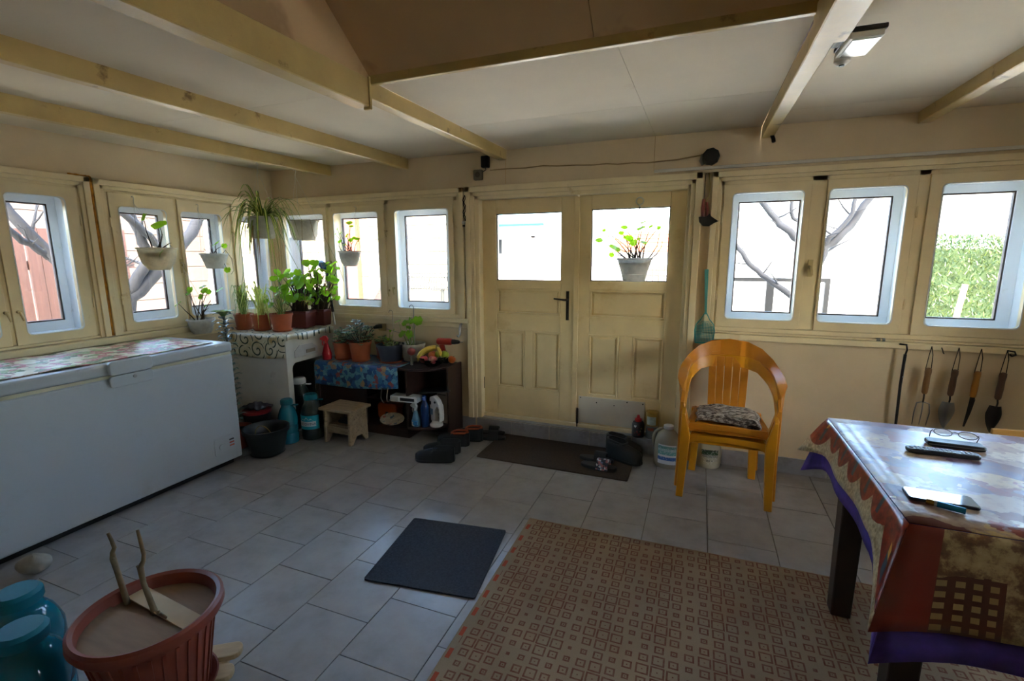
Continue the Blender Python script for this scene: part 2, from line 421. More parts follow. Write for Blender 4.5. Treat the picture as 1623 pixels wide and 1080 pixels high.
beam(0.312, 0.382, 2.0, YB, 2.245); beam(0.300, 0.400, YF, 2.0, 2.215, 2.33)
beam(1.125, 1.19, YF, YB, 2.255); beam(2.02, 2.085, YF, YB, 2.255)
# raised bay between the two middle beams: sloping back board, two cheeks, flat top
zE, ZT, YT = 2.322, 3.12, 0.93
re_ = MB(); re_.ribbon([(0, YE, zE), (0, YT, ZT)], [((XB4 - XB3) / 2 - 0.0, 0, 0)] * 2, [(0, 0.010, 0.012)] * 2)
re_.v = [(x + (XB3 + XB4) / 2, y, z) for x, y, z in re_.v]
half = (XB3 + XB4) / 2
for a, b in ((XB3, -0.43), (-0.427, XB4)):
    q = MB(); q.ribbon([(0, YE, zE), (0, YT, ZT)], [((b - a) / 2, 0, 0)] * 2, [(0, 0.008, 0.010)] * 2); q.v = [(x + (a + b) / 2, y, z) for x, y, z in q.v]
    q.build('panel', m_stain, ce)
re_.v = [(x, y + 0.02, z + 0.03) for x, y, z in re_.v]; re_.build('sun_block_slab', m_cback, ce)  # another unseen slab behind the slope, added to keep sun out
for xa, xb in ((XB3 - 0.03, XB3), (XB4, XB4 + 0.03)):
    MB().prism([(YF, 2.2), (YE + 0.01, 2.30), (YE + 0.01, zE), (YT, ZT + 0.04), (YF, ZT + 0.04)], xa, xb, 'x').build('cheek_board', m_stain, ce)
MB().box(XB3 - 0.03, XB4 + 0.03, YF, YT + 0.02, ZT, ZT + 0.06).build('panel', m_stain, ce)
MB().box(XB3, XB4 + 0.0, YE - 0.012, YE + 0.014, 2.278, 2.318).build('edge_strip', m_beam, ce, bevel=0.003, seg=1)
MB().box(-1.492, -1.452, 1.945, 1.962, 2.17, 2.31).build('end_block', m_beam, ce, bevel=0.003, seg=1)

# ------------------------------------------------------------------ windows
def lever(mb, x, y, z, s=1):
    mb.tube([(x, y, z), (x, y - 0.022, z)], 0.010, 10); mb.tube([(x, y - 0.020, z), (x + 0.004 * s, y - 0.026, z - 0.02), (x + 0.012 * s, y - 0.024, z - 0.055)], [0.007, 0.008, 0.006], 8)
m_knob = mat('cream_handle', '#cbb684', 0.3, var=0.1)
def window(name, loc, rz, U0, U1, sashes, z0=1.0, z1=1.965, sill=0.985, top=2.055, oz=(1.06, 1.905), gz=(1.105, 1.866), left_case=True, right_case=True, handles=(), hinges=()):
    w = struct(name, loc, rz)
    # moulded casing: two stepped boards on three sides
    for k_, (a0, a1, dp) in enumerate(((0.0, 0.038, 0.030), (0.038, 0.062, 0.019))):
        MB().box(U0 + a0, U1 - a0, -dp, 0.0, top - a1, top - a0).build('casing', m_paint, w, bevel=0.004)
        if left_case: MB().box(U0 + a0, U0 + a1, -dp, 0.0, sill, top - a0).build('casing', m_paint, w, bevel=0.004)
        if right_case: MB().box(U1 - a1, U1 - a0, -dp, 0.0, sill, top - a0).build('casing', m_paint, w, bevel=0.004)
    # fixed frame behind the sashes: head, foot, posts
    fr = MB(); fr.box(U0 + 0.04, U1 - 0.04, 0.0, 0.16, z1 - 0.004, top - 0.03); fr.box(U0 + 0.04, U1 - 0.04, 0.0, 0.16, sill, z0 + 0.006)
    edges = [U0 + 0.04] + [e for s in sashes for e in s[:2]] + [U1 - 0.04]
    for i in range(0, len(edges), 2):
        if edges[i + 1] - edges[i] > 0.004: fr.box(edges[i] - 0.004, edges[i + 1] + 0.004, 0.0, 0.16, sill, top - 0.03)
    fr.build('frame', m_paint, w, bevel=0.003, seg=1)
    MB().box(U0 + 0.02, U1 - 0.02, -0.012, 0.0, sill, z0 - 0.002).build('frame_rail', m_paint, w, bevel=0.003)
    for i, (u0, u1, o0, o1, g0, g1) in enumerate(sashes):
        mb = MB(); mb.ring(rect_k(u0 + 0.003, u1 - 0.003, z0, z1), rrect(o0, o1, oz[0], oz[1], 0.022), -0.012, 0.026, 'y')
        s = mb.build('sash', m_paint, w, bevel=0.002, seg=1)
        MB().ring(rrect(o0 - 0.003, o1 + 0.003, oz[0] - 0.003, oz[1] + 0.003, 0.03), rrect(o0 + 0.003, o1 - 0.003, oz[0] + 0.003, oz[1] - 0.003, 0.028), -0.0145, -0.012, 'y').build('glazing_bead', m_white, s)
        MB().box(o0 - 0.008, o1 + 0.008, 0.012, 0.015, oz[0] - 0.008, oz[1] + 0.008).build('pane', m_glass, s)
        # lining of the box between inner and outer sash
        ln = MB(); a, b, c, d = min(o0 - 0.01, g0 - 0.045), max(o1 + 0.01, g1 + 0.045), min(oz[0], gz[0] - 0.05), max(oz[1], gz[1] + 0.05)
        ln.ring(rect_k(a - 0.004, b + 0.004, c - 0.004, d + 0.004, 1), rect_k(a, b, c, d, 1), 0.026, 0.13, 'y'); ln.build('jamb_lining', m_white, w)
        # outer casement
        mo = MB(); mo.ring(rect_k(a, b, c, d, 1), rect_k(g0, g1, gz[0], gz[1], 1), 0.118, 0.158, 'y'); os_ = mo.build('outer_sash', m_white, w, bevel=0.002, seg=1)
        MB().ring(rect_k(g0 - 0.001, g1 + 0.001, gz[0] - 0.001, gz[1] + 0.001, 1), rect_k(g0 + 0.009, g1 - 0.009, gz[0] + 0.009, gz[1] - 0.009, 1), 0.126, 0.150, 'y').build('dark_gasket', m_bead, os_)
        MB().box(g0 + 0.004, g1 - 0.004, 0.137, 0.140, gz[0] + 0.004, gz[1] - 0.004).build('pane', m_glass, os_)
    for (u, z, plate) in handles:
        h = MB()
        if plate: h.box(u - 0.014, u + 0.014, -0.016, -0.011, z - 0.055, z + 0.055)
        lever(h, u, -0.012, z + 0.01); h.build('handle', m_knob, w, smooth='auto')
    for (u, z) in hinges:
        MB().tube([(u, -0.014, z - 0.03), (u, -0.014, z + 0.03)], 0.006, 8).tube([(u, -0.014, z + 0.03), (u, -0.014, z + 0.036)], 0.004, 8).build('hinge', m_paint, w, smooth='auto')
    return w
w1 = window('window_1', (XL, 0, 0), R(90), 0.56, 2.098, [(0.66, 1.10, 0.71, 1.05, 0.72, 1.04), (1.14, 1.575, 1.19, 1.53, 1.22, 1.54), (1.592, 2.022, 1.652, 1.950, 1.66, 1.915)],
    z0=0.972, z1=1.965, sill=0.955, top=2.045, oz=(1.03, 1.895), gz=(1.09, 1.858), handles=[(1.562, 1.17, False), (1.622, 1.17, False)], hinges=[(2.024, 1.75), (2.024, 1.2)])
w2 = window('window_2', (XL, 0, 0), R(90), 2.118, 3.628, [(2.202, 2.660, 2.260, 2.590, 2.27, 2.615), (2.682, 3.125, 2.706, 3.052, 2.73, 3.05), (3.158, 3.575, 3.226, 3.520, 3.23, 3.50)],
    z0=0.975, z1=1.962, sill=0.955, top=2.04, oz=(1.032, 1.868), gz=(1.09, 1.84), handles=[(2.668, 1.44, True), (3.15, 1.72, False)], hinges=[(2.2, 1.75), (2.2, 1.2)])
w3 = window('window_3', (0, YB, 0), 0, -3.905, -1.838, [(-3.845, -3.258, -3.784, -3.300, -3.74, -3.38), (-3.212, -2.620, -3.178, -2.690, -3.20, -2.79), (-2.580, -1.938, -2.512, -1.984, -2.50, -2.073)],
    z0=1.015, z1=1.960, sill=0.985, top=2.055, oz=(1.055, 1.900), gz=(1.10, 1.866), handles=[(-2.600, 1.72, False), (-2.600, 1.20, False), (-2.545, 1.22, False), (-3.235, 1.45, False)], hinges=[(-1.936, 1.75), (-1.936, 1.2), (-2.618, 1.78)])
w4 = window('window_4', (0, YB, 0), 0, 0.037, 2.78, [(0.110, 0.626, 0.170, 0.584, 0.215, 0.59), (0.704, 1.172, 0.709 + 0.012, 1.121, 0.74, 1.092), (1.222, 1.790, 1.286, 1.733, 1.333, 1.680), (1.85, 2.65, 1.92, 2.58, 1.95, 2.55)],
    z0=1.015, z1=1.968, sill=0.985, top=2.055, oz=(1.073, 1.910), gz=(1.106, 1.866), handles=[(0.655, 1.42, True)], hinges=[(0.108, 1.75), (0.108, 1.23), (1.176, 1.75), (1.176, 1.2)])
w5 = window('window_5', (XR, 0, 0), R(-90), -2.31, -0.79, [(-2.24, -1.58, -2.18, -1.64, -2.15, -1.67), (-1.52, -0.86, -1.46, -0.92, -1.43, -0.95)], z0=1.015, z1=1.968, sill=0.985, top=2.055, oz=(1.073, 1.910), gz=(1.106, 1.866))
# ledge boards under the windows
t1 = struct('trim_1', (XL, 0, 0), R(90)); MB().box(YF + 1.2, 3.62, -0.055, 0.0, 0.905, 0.950).build('ledge_board', m_paint, t1, bevel=0.006); MB().box(YF + 1.2, 3.62, -0.02, 0.0, 0.86, 0.903).build('apron_board', m_paint, t1, bevel=0.004)
t2 = struct('trim_2', (0, YB, 0)); MB().box(-3.88, -1.80, -0.045, 0.0, 0.948, 0.983).build('ledge_board', m_paint, t2, bevel=0.006); MB().box(-3.88, -1.82, -0.02, 0.0, 0.905, 0.946).build('apron_board', m_paint, t2, bevel=0.004)
t3 = struct('trim_3', (0, YB, 0)); MB().box(0.02, 2.98, -0.03, 0.0, 0.925, 0.965).build('ledge_board', m_paint, t3, bevel=0.006); MB().tube([(0.03, -0.018, 0.976), (1.0, -0.02, 0.974), (2.98, -0.018, 0.976)], 0.007, 8).build('pipe', m_paint, t3, smooth='auto')
MB().tube([(1.055, -0.018, 0.976), (1.075, -0.018, 0.976)], 0.011, 10).tube([(1.085, -0.018, 0.976), (1.10, -0.018, 0.976)], 0.011, 10).build('pipe_joint', m_metal, t3, smooth='auto')
# gap of hardened foam between the two left windows
t4 = struct('trim_4', (XL, 0, 0), R(90))
fo = MB(); fo.tube([(2.108 + rnd.uniform(-.002, .002), -0.014, 0.96 + 1.09 * i / 24) for i in range(25)], [0.009 + rnd.uniform(0, .006) for _ in range(25)], 8); fo.tube([(1.99 + 0.01 * i, -0.012, 2.052) for i in range(13)], [0.003 + rnd.uniform(0, .004) for _ in range(13)], 6)
fo.build('foam_seal', m_foam, t4, smooth=True)

# ------------------------------------------------------------------ double door
YD = 0.07                                     # leaves stand back from the wall face
d1 = struct('door_1', (0, YB, 0))
for a0, a1, dp in ((0.0, 0.045, 0.032), (0.045, 0.075, 0.020)):
    MB().box(-1.82 + a0, -0.022 - a0, -dp, 0, 2.058 - a1, 2.058 - a0).build('casing', m_paint, d1, bevel=0.004)
    MB().box(-1.82 + a0, -1.82 + a1, -dp, 0, 0.118, 2.058 - a0).build('casing', m_paint, d1, bevel=0.004)
    MB().box(-0.022 - a1, -0.022 - a0, -dp, 0, 0.118, 2.058 - a0).build('casing', m_paint, d1, bevel=0.004)
jb = MB(); jb.box(-1.765, -1.708, 0, 0.14, 0.118, 1.99); jb.box(-0.118, -0.07, 0, 0.14, 0.118, 1.99); jb.box(-1.76, -0.075, 0, 0.14, 1.958, 2.0); jb.build('frame', m_paint, d1, bevel=0.003, seg=1)
MB().box(-1.74, -0.09, 0.0, 0.16, 0.05, 0.122).build('step', m_tile_skirt, d1)
MB().box(-1.72, -0.11, 0.052, 0.16, 0.122, 0.150).build('threshold', m_paint, d1, bevel=0.004)
def leaf(x0, x1, gx0, gx1, gz0, gz1, px0, px1, pm0, pm1):
    """framed leaf: glass above, one lying panel, two standing panels"""
    z0, z1 = 0.152, 1.957
    zs = [(1.03, 1.245), (0.395, 0.895)]
    mb = MB(); y0, y1 = YD, YD + 0.04
    mb.box(x0, gx0, y0, y1, z0, z1); mb.box(gx1, x1, y0, y1, z0, z1)
    mb.box(gx0, gx1, y0, y1, gz1, z1); mb.box(gx0, gx1, y0, y1, zs[0][1], gz0); mb.box(gx0, gx1, y0, y1, zs[1][1], zs[0][0]); mb.box(gx0, gx1, y0, y1, z0, zs[1][0]); mb.box(pm0, pm1, y0, y1, zs[1][0], zs[1][1])
    L = mb.build('leaf', m_door, d1, bevel=0.003, seg=1)
    MB().box(gx0 - 0.004, gx1 + 0.004, y0 + 0.02, y0 + 0.023, gz0 - 0.004, gz1 + 0.004).build('pane', m_glass, L)
    MB().ring(rect_k(gx0 - 0.001, gx1 + 0.001, gz0 - 0.001, gz1 + 0.001, 1), rect_k(gx0 + 0.007, gx1 - 0.007, gz0 + 0.007, gz1 - 0.007, 1), y0 + 0.010, y0 + 0.020, 'y').build('glazing_bead', m_bead, L)
    for a, b, c, d in ((gx0, gx1, *zs[0]), (gx0, pm0, *zs[1]), (pm1, gx1, *zs[1])):
        q = MB(); q.box(a - 0.004, b + 0.004, y0 + 0.022, y0 + 0.034, c - 0.004, d + 0.004)
        o = len(q.v); i_ = 0.032; hh = 0.014
        q.add([(a + 0.006, y0 + 0.022, c + 0.006), (b - 0.006, y0 + 0.022, c + 0.006), (b - 0.006, y0 + 0.022, d - 0.006), (a + 0.006, y0 + 0.022, d - 0.006), (a + i_, y0 + 0.022 - hh, c + i_), (b - i_, y0 + 0.022 - hh, c + i_), (b - i_, y0 + 0.022 - hh, d - i_), (a + i_, y0 + 0.022 - hh, d - i_)],
              [(0, 1, 5, 4), (1, 2, 6, 5), (2, 3, 7, 6), (3, 0, 4, 7), (4, 5, 6, 7)])
        q.build('panel', m_door, L)
        # moulding with shouldered upper corners
        e = 0.016; MB().ring([(b, c), (b, d), (a, d), (a, c)], [(b - e, c + e), (b - e, d - e), (a + e, d - e), (a + e, c + e)], y0 - 0.004, y0 + 0.022, 'y').build('moulding', m_door, L, bevel=0.004)
    return L
LL = leaf(-1.712, -0.905, -1.585, -1.031, 1.309, 1.845, -1.585, -1.031, -1.335, -1.262)
LR = leaf(-0.897, -0.116, -0.797, -0.229, 1.314, 1.852, -0.797, -0.229, -0.560, -0.455)
MB().box(-0.925, -0.885, YD - 0.014, YD, 0.160, 1.95).build('cover_strip', m_door, LL, bevel=0.004)
hd = MB(); hd.box(-0.985, -0.962, YD - 0.007, YD, 1.00, 1.23); hd.tube([(-0.974, YD, 1.165), (-0.974, YD - 0.045, 1.165), (-0.99, YD - 0.05, 1.165), (-1.075, YD - 0.045, 1.172)], [0.009, 0.009, 0.008, 0.006], 8); hd.box(-0.979, -0.969, YD - 0.010, YD, 1.03, 1.055)
hd.build('handle', m_dark, LL, smooth='auto')
kp = MB().box(-0.868, -0.345, YD - 0.010, YD, 0.165, 0.385).build('kick_plate', mat('kick_white', '#d2c8b4', 0.4, var=0.05), LR, bevel=0.001)
sc_ = MB()
for sx, sz in ((-0.85, .375), (-0.72, .345), (-0.58, .335), (-0.48, .372), (-0.36, .37)): sc_.tube([(sx, YD - 0.0125, sz), (sx, YD - 0.009, sz)], 0.005, 8)
sc_.build('screw', m_dark, kp)
bo = MB(); bo.box(-0.882, -0.866, YD - 0.022, YD - 0.010, 0.155, 0.28); bo.tube([(-0.874, YD - 0.025, 0.13), (-0.874, YD - 0.025, 0.29)], 0.005, 8); bo.build('bolt', m_dark, LR, smooth='auto')
for x_, z_ in ((-1.712, 1.62), (-1.712, 0.42), (-0.114, 1.62), (-0.114, 0.42)):
    MB().tube([(x_, YD - 0.008, z_ - 0.05), (x_, YD - 0.008, z_ + 0.05)], 0.0075, 8).build('hinge', m_door if z_ > 1 else m_dark, LL if x_ < -1 else LR, smooth='auto')
# ------------------------------------------------------------------ outdoors, seen through the glass
m_ground = mat('pale_ground', '#d8d3c6', 0.9, var=0.12, vs=1.5, col2='#a8a890', thr=(0.55, 0.75), s2=0.8, world_co=True)
g = MB().box(-40, 40, -25, 60, -0.30, -0.16).build('ground', m_ground); g['kind'] = 'structure'
m_plank = mat('orange_plank', '#40241a', 0.7, var=0.25, vs=3.0, stretch=(6, 6, 0.6), bump=0.2, bs=20)
fe = thing('plank_fence', 'orange-brown vertical plank fence outside the left window nearest the freezer end', 'fence', (-6.3, 0, -0.16))
pl = MB().box(-0.012, 0.012, -0.052, 0.052, 0, 1.98).mesh('plank', m_plank)
for i in range(34): place('plank', pl, fe, loc=(rnd.uniform(-.006, .006), -0.2 + i * 0.116 + rnd.uniform(-.004, .004), rnd.uniform(-.02, .02)))
for z in (0.35, 1.55): MB().box(-0.06, -0.014, -0.3, 3.75, z, z + 0.09).build('rail', m_plank, fe)
# pale boarded neighbour house beyond the corner of the left wall
m_side = mat('pale_siding', '#57483f', 0.8, var=0.06, vs=2.0); m_line = mat('pink_line', '#3d2624', 0.8)
nh = thing('boarded_house', 'pale pinkish boarded neighbour wall behind the left window pair', 'house', (-9.6, 3.4, -0.16))
MB().box(-0.3, -0.03, -0.4, 3.7, 0, 3.3).build('wall', m_line, nh)
bd = MB().box(-0.03, 0.0, -0.4, 3.7, 0.006, 0.294).mesh('board', m_side)
for i in range(11): place('board', bd, nh, loc=(0, 0, i * 0.30))
# block-built outbuilding behind the corner windows
gb = thing('block_outbuilding', 'cream concrete-block outbuilding behind the corner windows', 'building', (-9.0, 7.2, -0.16))
m_block = mat('cream_block', '#8f8672', 0.9, var=0.08, vs=5.0, col2='#6d6048', thr=(0.62, 0.8)); m_mort = mat('mortar', '#4a4336', 0.95)
MB().box(0, 5.75, 0.03, 0.5, 0, 2.9).build('wall', m_mort, gb)
bl = MB().box(0.006, 0.404, 0, 0.05, 0.006, 0.214).mesh('block', m_block)
for r_ in range(13):
    for c_ in range(14): place('block', bl, gb, loc=(c_ * 0.41 + (0.2 if r_ % 2 else 0) - 0.05, rnd.uniform(0, .01), r_ * 0.22))
MB().box(3.0, 3.25, -0.12, 0.02, 0, 2.9).build('pillar', mat('salmon_pillar', '#8f4a36', 0.8, var=0.08), gb)
MB().box(-0.2, 5.95, -0.4, 0.8, 2.88, 3.0).build('roof', m_side, gb)
lp = tag(MB().ribbon([(-5.62, 6.55, -0.16), (-4.85, 7.05, 1.45)], [(0.06, 0, -0.02)] * 2, [(0, 0.015, -0.004)] * 2).build('leaning_plank', m_plank), 'brown plank leaning against the block outbuilding', 'plank')
wr = MB()
for k_ in range(26):
    x_ = -4.75 + k_ * 0.046; wr.tube([(x_ + 0.13 * math.cos(a), 6.6 + 0.13 * math.sin(a), 1.13 + 0.006 * math.sin(5 * a + k_)) if False else (x_ + 0.02 * math.sin(a), 6.6 + 0.13 * math.cos(a), 1.13 + 0.13 * math.sin(a)) for a in [2 * math.pi * j / 12 for j in range(13)]], 0.006, 4)
for k_ in range(5): wr.tube([(-4.75, 6.6 + 0.13 * math.cos(k_ * 1.26), 1.13 + 0.13 * math.sin(k_ * 1.26)), (-3.6, 6.6 + 0.13 * math.cos(k_ * 1.26), 1.13 + 0.13 * math.sin(k_ * 1.26))], 0.005, 4)
wr.tube([(-4.6, 6.6, -0.16), (-4.6, 6.6, 1.0)], 0.03, 6); wr.tube([(-3.75, 6.6, -0.16), (-3.75, 6.6, 1.0)], 0.03, 6)
tag(wr.build('wire_roll', mat('wire_grey', '#3d3c37', 0.6, metal=0.3)), 'roll of grey wire netting laid on two posts outdoors', 'wire')
# white house behind the door glass
hw = thing('white_house', 'white house with a thin blue gutter seen through the door glass', 'house', (-6.2, 13.0, -0.16))
m_hw = mat('white_render', '#a3a39f', 0.8, var=0.03)
MB().box(-2.5, 4.1, 0.0, 0.3, 0, 2.6).build('wall', m_hw, hw)
MB().prism([(-1.0, 2.45), (-1.0, 2.53), (3.0, 4.0), (3.0, 3.9)], -2.8, 2.4, 'x').build('roof', mat('pale_roof', '#6f9296', 0.6, var=0.05), hw)
MB().tube([(-2.8, -1.02, 2.50), (2.4, -1.02, 2.50)], 0.055, 8).build('gutter', mat('blue_gutter', '#163f86', 0.4), hw, smooth='auto')
MB().box(-2.6, 2.3, -0.9, -0.8, 2.15, 2.4).build('fascia', m_hw, hw)
MB().box(0.2, 0.8, -0.02, 0.05, 1.75, 2.15).build('window', mat('shade_grey', '#1b1d20', 0.5), hw)
MB().box(2.0, 2.12, -0.9, -0.8, 0, 2.2).build('post', m_hw, hw); MB().box(2.75, 3.1, -0.03, 0.04, 1.45, 2.05).build('door', mat('ochre_door', '#8f5a1c', 0.6), hw)
# tiled shed, trellis and barrel
sh = thing('tiled_shed', 'small shed with an orange tiled roof behind the hanging door planter', 'shed', (-1.0, 12.0, -0.16))
MB().box(-0.9, 1.5, 0.0, 1.6, 0, 1.75).build('wall', m_hw, sh); m_rt = mat('roof_tile', '#9a5230', 0.7, var=0.15)
for r_ in range(5): MB().ribbon([(-1.05, -0.2 + r_ * 0.2, 1.82 + r_ * 0.1), (1.65, -0.2 + r_ * 0.2, 1.82 + r_ * 0.1)], [(0, 0.11, 0.045)] * 2, [(0, -0.01, 0.02)] * 2).build('tile_row', m_rt, sh)
tr = thing('trellis', 'brown wooden trellis panel seen low through the right door glass', 'trellis', (-0.92, 9.0, -0.16))
for k_ in range(9): MB().box(k_ * 0.1, k_ * 0.1 + 0.025, 0, 0.02, 0, 1.5).build('slat', m_plank, tr)
for k_ in range(14): MB().box(-0.02, 0.85, 0.02, 0.035, 0.1 + k_ * 0.1, 0.125 + k_ * 0.1).build('slat', m_plank, tr)
ba = MB().lathe([(0.26, 0), (0.29, 0.05), (0.30, 0.3), (0.31, 0.32), (0.30, 0.34), (0.30, 0.6), (0.31, 0.62), (0.30, 0.64), (0.28, 0.88), (0.2, 0.93)], 20).build('barrel', mat('blue_drum', '#0f568f', 0.4), None, smooth='auto', loc=(-0.62, 10.4, -0.16))
tag(ba, 'bright blue plastic barrel standing outdoors behind the door', 'barrel')
# low metal railing, hedge, stake, green-roofed building on the right
ra = thing('metal_railing', 'dark metal railing outdoors behind the right window pair', 'railing', (0.3, 6.5, -0.16))
m_rail = mat('railing_grey', '#0b0b0d', 0.5, metal=0.4)
MB().box(-0.1, 1.09, -0.025, 0.025, 1.355, 1.40).build('top_rail', m_rail, ra)
for x_ in (0.44, 1.04): MB().box(x_, x_ + (0.085 if x_ < 1 else 0.05), -0.03, 0.03, 0, 1.36).build('post', m_rail, ra)
he = thing('clipped_hedge', 'tall clipped green conifer hedge behind the rightmost window', 'hedge', (4.4, 9.4, -0.16))
hb = MB(); hr = random.Random(3)
hb.box(-1.35, 2.2, -0.25, 0.5, 0, 1.75); hb.m = [1] * len(hb.m)
for _ in range(20000):
    u, v = hr.random(), hr.random(); face = hr.random()
    if face < 0.62: p = Vector((-1.4 + 3.6 * u, -0.32 + hr.uniform(-.12, .07), 1.92 * v))
    elif face < 0.82: p = Vector((-1.4 + 3.6 * u, -0.3 + 0.8 * v, 1.80 + hr.uniform(-.1, .16)))
    else: p = Vector((-1.42 + hr.uniform(-.08, .1), -0.3 + 0.8 * v, 1.85 * u))
    a = Vector((hr.uniform(-1, 1), hr.uniform(-1, 1), hr.uniform(0.2, 1.6))).normalized() * hr.uniform(.03, .075); b = a.cross(Vector((hr.uniform(-1, 1), hr.uniform(-1, 1), 0.2))).normalized() * 0.009
    hb.add([p - b, p + b, p + a + b * .3, p + a - b * .3], [(0, 1, 2, 3)], hr.choice((0, 0, 2)))
hf = hb.build('foliage', [leaf_mat('hedge_green', '#263818', 0.25), mat('hedge_core', '#2c3a1a', 0.9), leaf_mat('hedge_yellow', '#424b20', 0.25)], he); hf['kind'] = 'stuff'
tag(MB().tube([(2.93, 7.6, -0.16), (3.06, 7.6, 1.14)], [0.035, 0.03], 6).build('wooden_stake', mat('pale_stake', '#a88066', 0.7)), 'pale wooden stake leaning in front of the hedge', 'stake')
gh = thing('green_roof_building', 'far building with a green roof behind the bare tree', 'building', (6.5, 24, -0.16))
MB().box(-3.2, 6, 0, 3, 0, 4.3).build('wall', m_hw, gh); MB().prism([(-0.4, 4.2), (-0.4, 4.3), (3, 6.6), (3, 6.4)], -3.6, 6.4, 'x').build('roof', mat('green_roof', '#3f6b56', 0.6), gh)
wh = tag(MB().box(-0.6, 15, 17, 17.4, -0.16, 2.4).build('garden_wall', m_hw), 'long white garden wall far behind the tree', 'wall')
# bare trees
m_bark = mat('grey_bark', '#15151a', 0.85, var=0.2, vs=10, col2='#0c0c0f', thr=(0.5, 0.7), bump=0.5, bs=30)
def twig(mb, p, d, r, n, rg, depth, droop=0.0):
    pts = [p]; rr = [r]; q = p.copy(); dd = d.copy()
    for i in range(n):
        dd = (dd + Vector((rg.uniform(-.22, .22), rg.uniform(-.22, .22), rg.uniform(-.15, .2) - droop))).normalized(); q = q + dd * r * rg.uniform(5.5, 8); pts.append(q.copy()); rr.append(max(0.003, r * (1 - 0.75 * (i + 1) / n)))
    mb.tube(pts, rr, 6)
    if depth > 0:
        for i in range(1, n + 1):
            if rg.random() < 0.75: twig(mb, pts[i], (dd + Vector((rg.uniform(-1, 1), rg.uniform(-.8, .8), rg.uniform(-.3, .9)))).normalized(), rr[i] * 0.7, n, rg, depth - 1, droop)
def tree(name, label, limbs, seed, twigs=2):
    t = thing(name, label, 'tree', limbs[0][0][0]); base = Vector(limbs[0][0][0]); rg = random.Random(seed); tw = MB()
    for pts, r0, r1 in limbs:
        mb = MB(); P = [Vector(p) - base for p in pts]; n = len(P); Q = []; RR = []
        for i in range(n - 1):
            for k_ in range(4):
                f_ = k_ / 4; Q.append(P[i].lerp(P[i + 1], f_) + Vector((rg.uniform(-.012, .012), rg.uniform(-.012, .012), rg.uniform(-.012, .012)))); RR.append(r0 + (r1 - r0) * (i + f_) / (n - 1))
        Q.append(P[-1]); RR.append(r1); mb.tube(Q, RR, 8); mb.build('limb', m_bark, t, smooth=True)
        for i in range(3, len(Q), 3):
            if twigs and pts[0][2] > 0.3: twig(tw, Q[i], Vector((rg.uniform(-1, 1), rg.uniform(-.5, .5), rg.uniform(0, 1))).normalized(), max(0.006, RR[i] * 0.35), 4, rg, twigs - 1)
    if tw.v: tw.build('twigs', m_bark, t)['kind'] = 'stuff'
    return t
tree('bare_fruit_tree', 'bare grey-barked fruit tree behind the right window pair', [
    ([(1.02, 5.6, -0.16), (1.0, 5.6, 0.6), (1.03, 5.6, 1.35)], 0.075, 0.055),
    ([(1.03, 5.6, 1.32), (1.13, 5.6, 1.58), (1.33, 5.62, 1.78), (1.45, 5.62, 2.05), (1.5, 5.62, 2.6)], 0.045, 0.028),
    ([(1.05, 5.6, 1.45), (1.14, 5.58, 1.66), (1.30, 5.56, 1.86), (1.34, 5.55, 2.1)], 0.030, 0.018),
    ([(1.0, 5.6, 0.98), (0.88, 5.6, 1.10), (0.62, 5.58, 1.28), (0.45, 5.58, 1.42), (0.32, 5.6, 1.62), (0.1, 5.6, 1.9)], 0.036, 0.020),
    ([(1.0, 5.6, 1.42), (0.90, 5.6, 1.64), (0.72, 5.6, 1.82), (0.53, 5.6, 2.04), (0.35, 5.6, 2.4)], 0.042, 0.026),
    ([(0.95, 5.6, 1.75), (0.80, 5.62, 1.92), (0.78, 5.62, 2.3)], 0.022, 0.014)], 5, 1)
tree('bare_garden_tree', 'bare tree with a slanting trunk behind the left windows', [
    ([(-5.2, 2.72, -0.16), (-5.2, 2.80, 0.5), (-5.2, 3.00, 1.12), (-5.2, 3.36, 1.42), (-5.2, 3.72, 1.78), (-5.2, 4.0, 2.3)], 0.10, 0.05),
    ([(-5.2, 3.00, 1.12), (-5.15, 3.2, 1.55), (-5.1, 3.05, 1.95), (-5.1, 2.9, 2.5)], 0.055, 0.03),
    ([(-5.2, 3.32, 1.40), (-5.1, 3.28, 1.62), (-5.0, 3.05, 1.80), (-4.95, 2.8, 2.0), (-4.9, 2.5, 2.3)], 0.045, 0.022),
    ([(-5.2, 2.85, 0.75), (-5.3, 2.65, 1.3), (-5.35, 2.45, 1.62), (-5.35, 2.25, 1.95), (-5.3, 2.1, 2.4)], 0.06, 0.035),
    ([(-5.33, 2.5, 1.52), (-5.3, 2.36, 1.62), (-5.2, 2.15, 1.78), (-5.1, 1.9, 2.0)], 0.035, 0.02)], 9, 2)
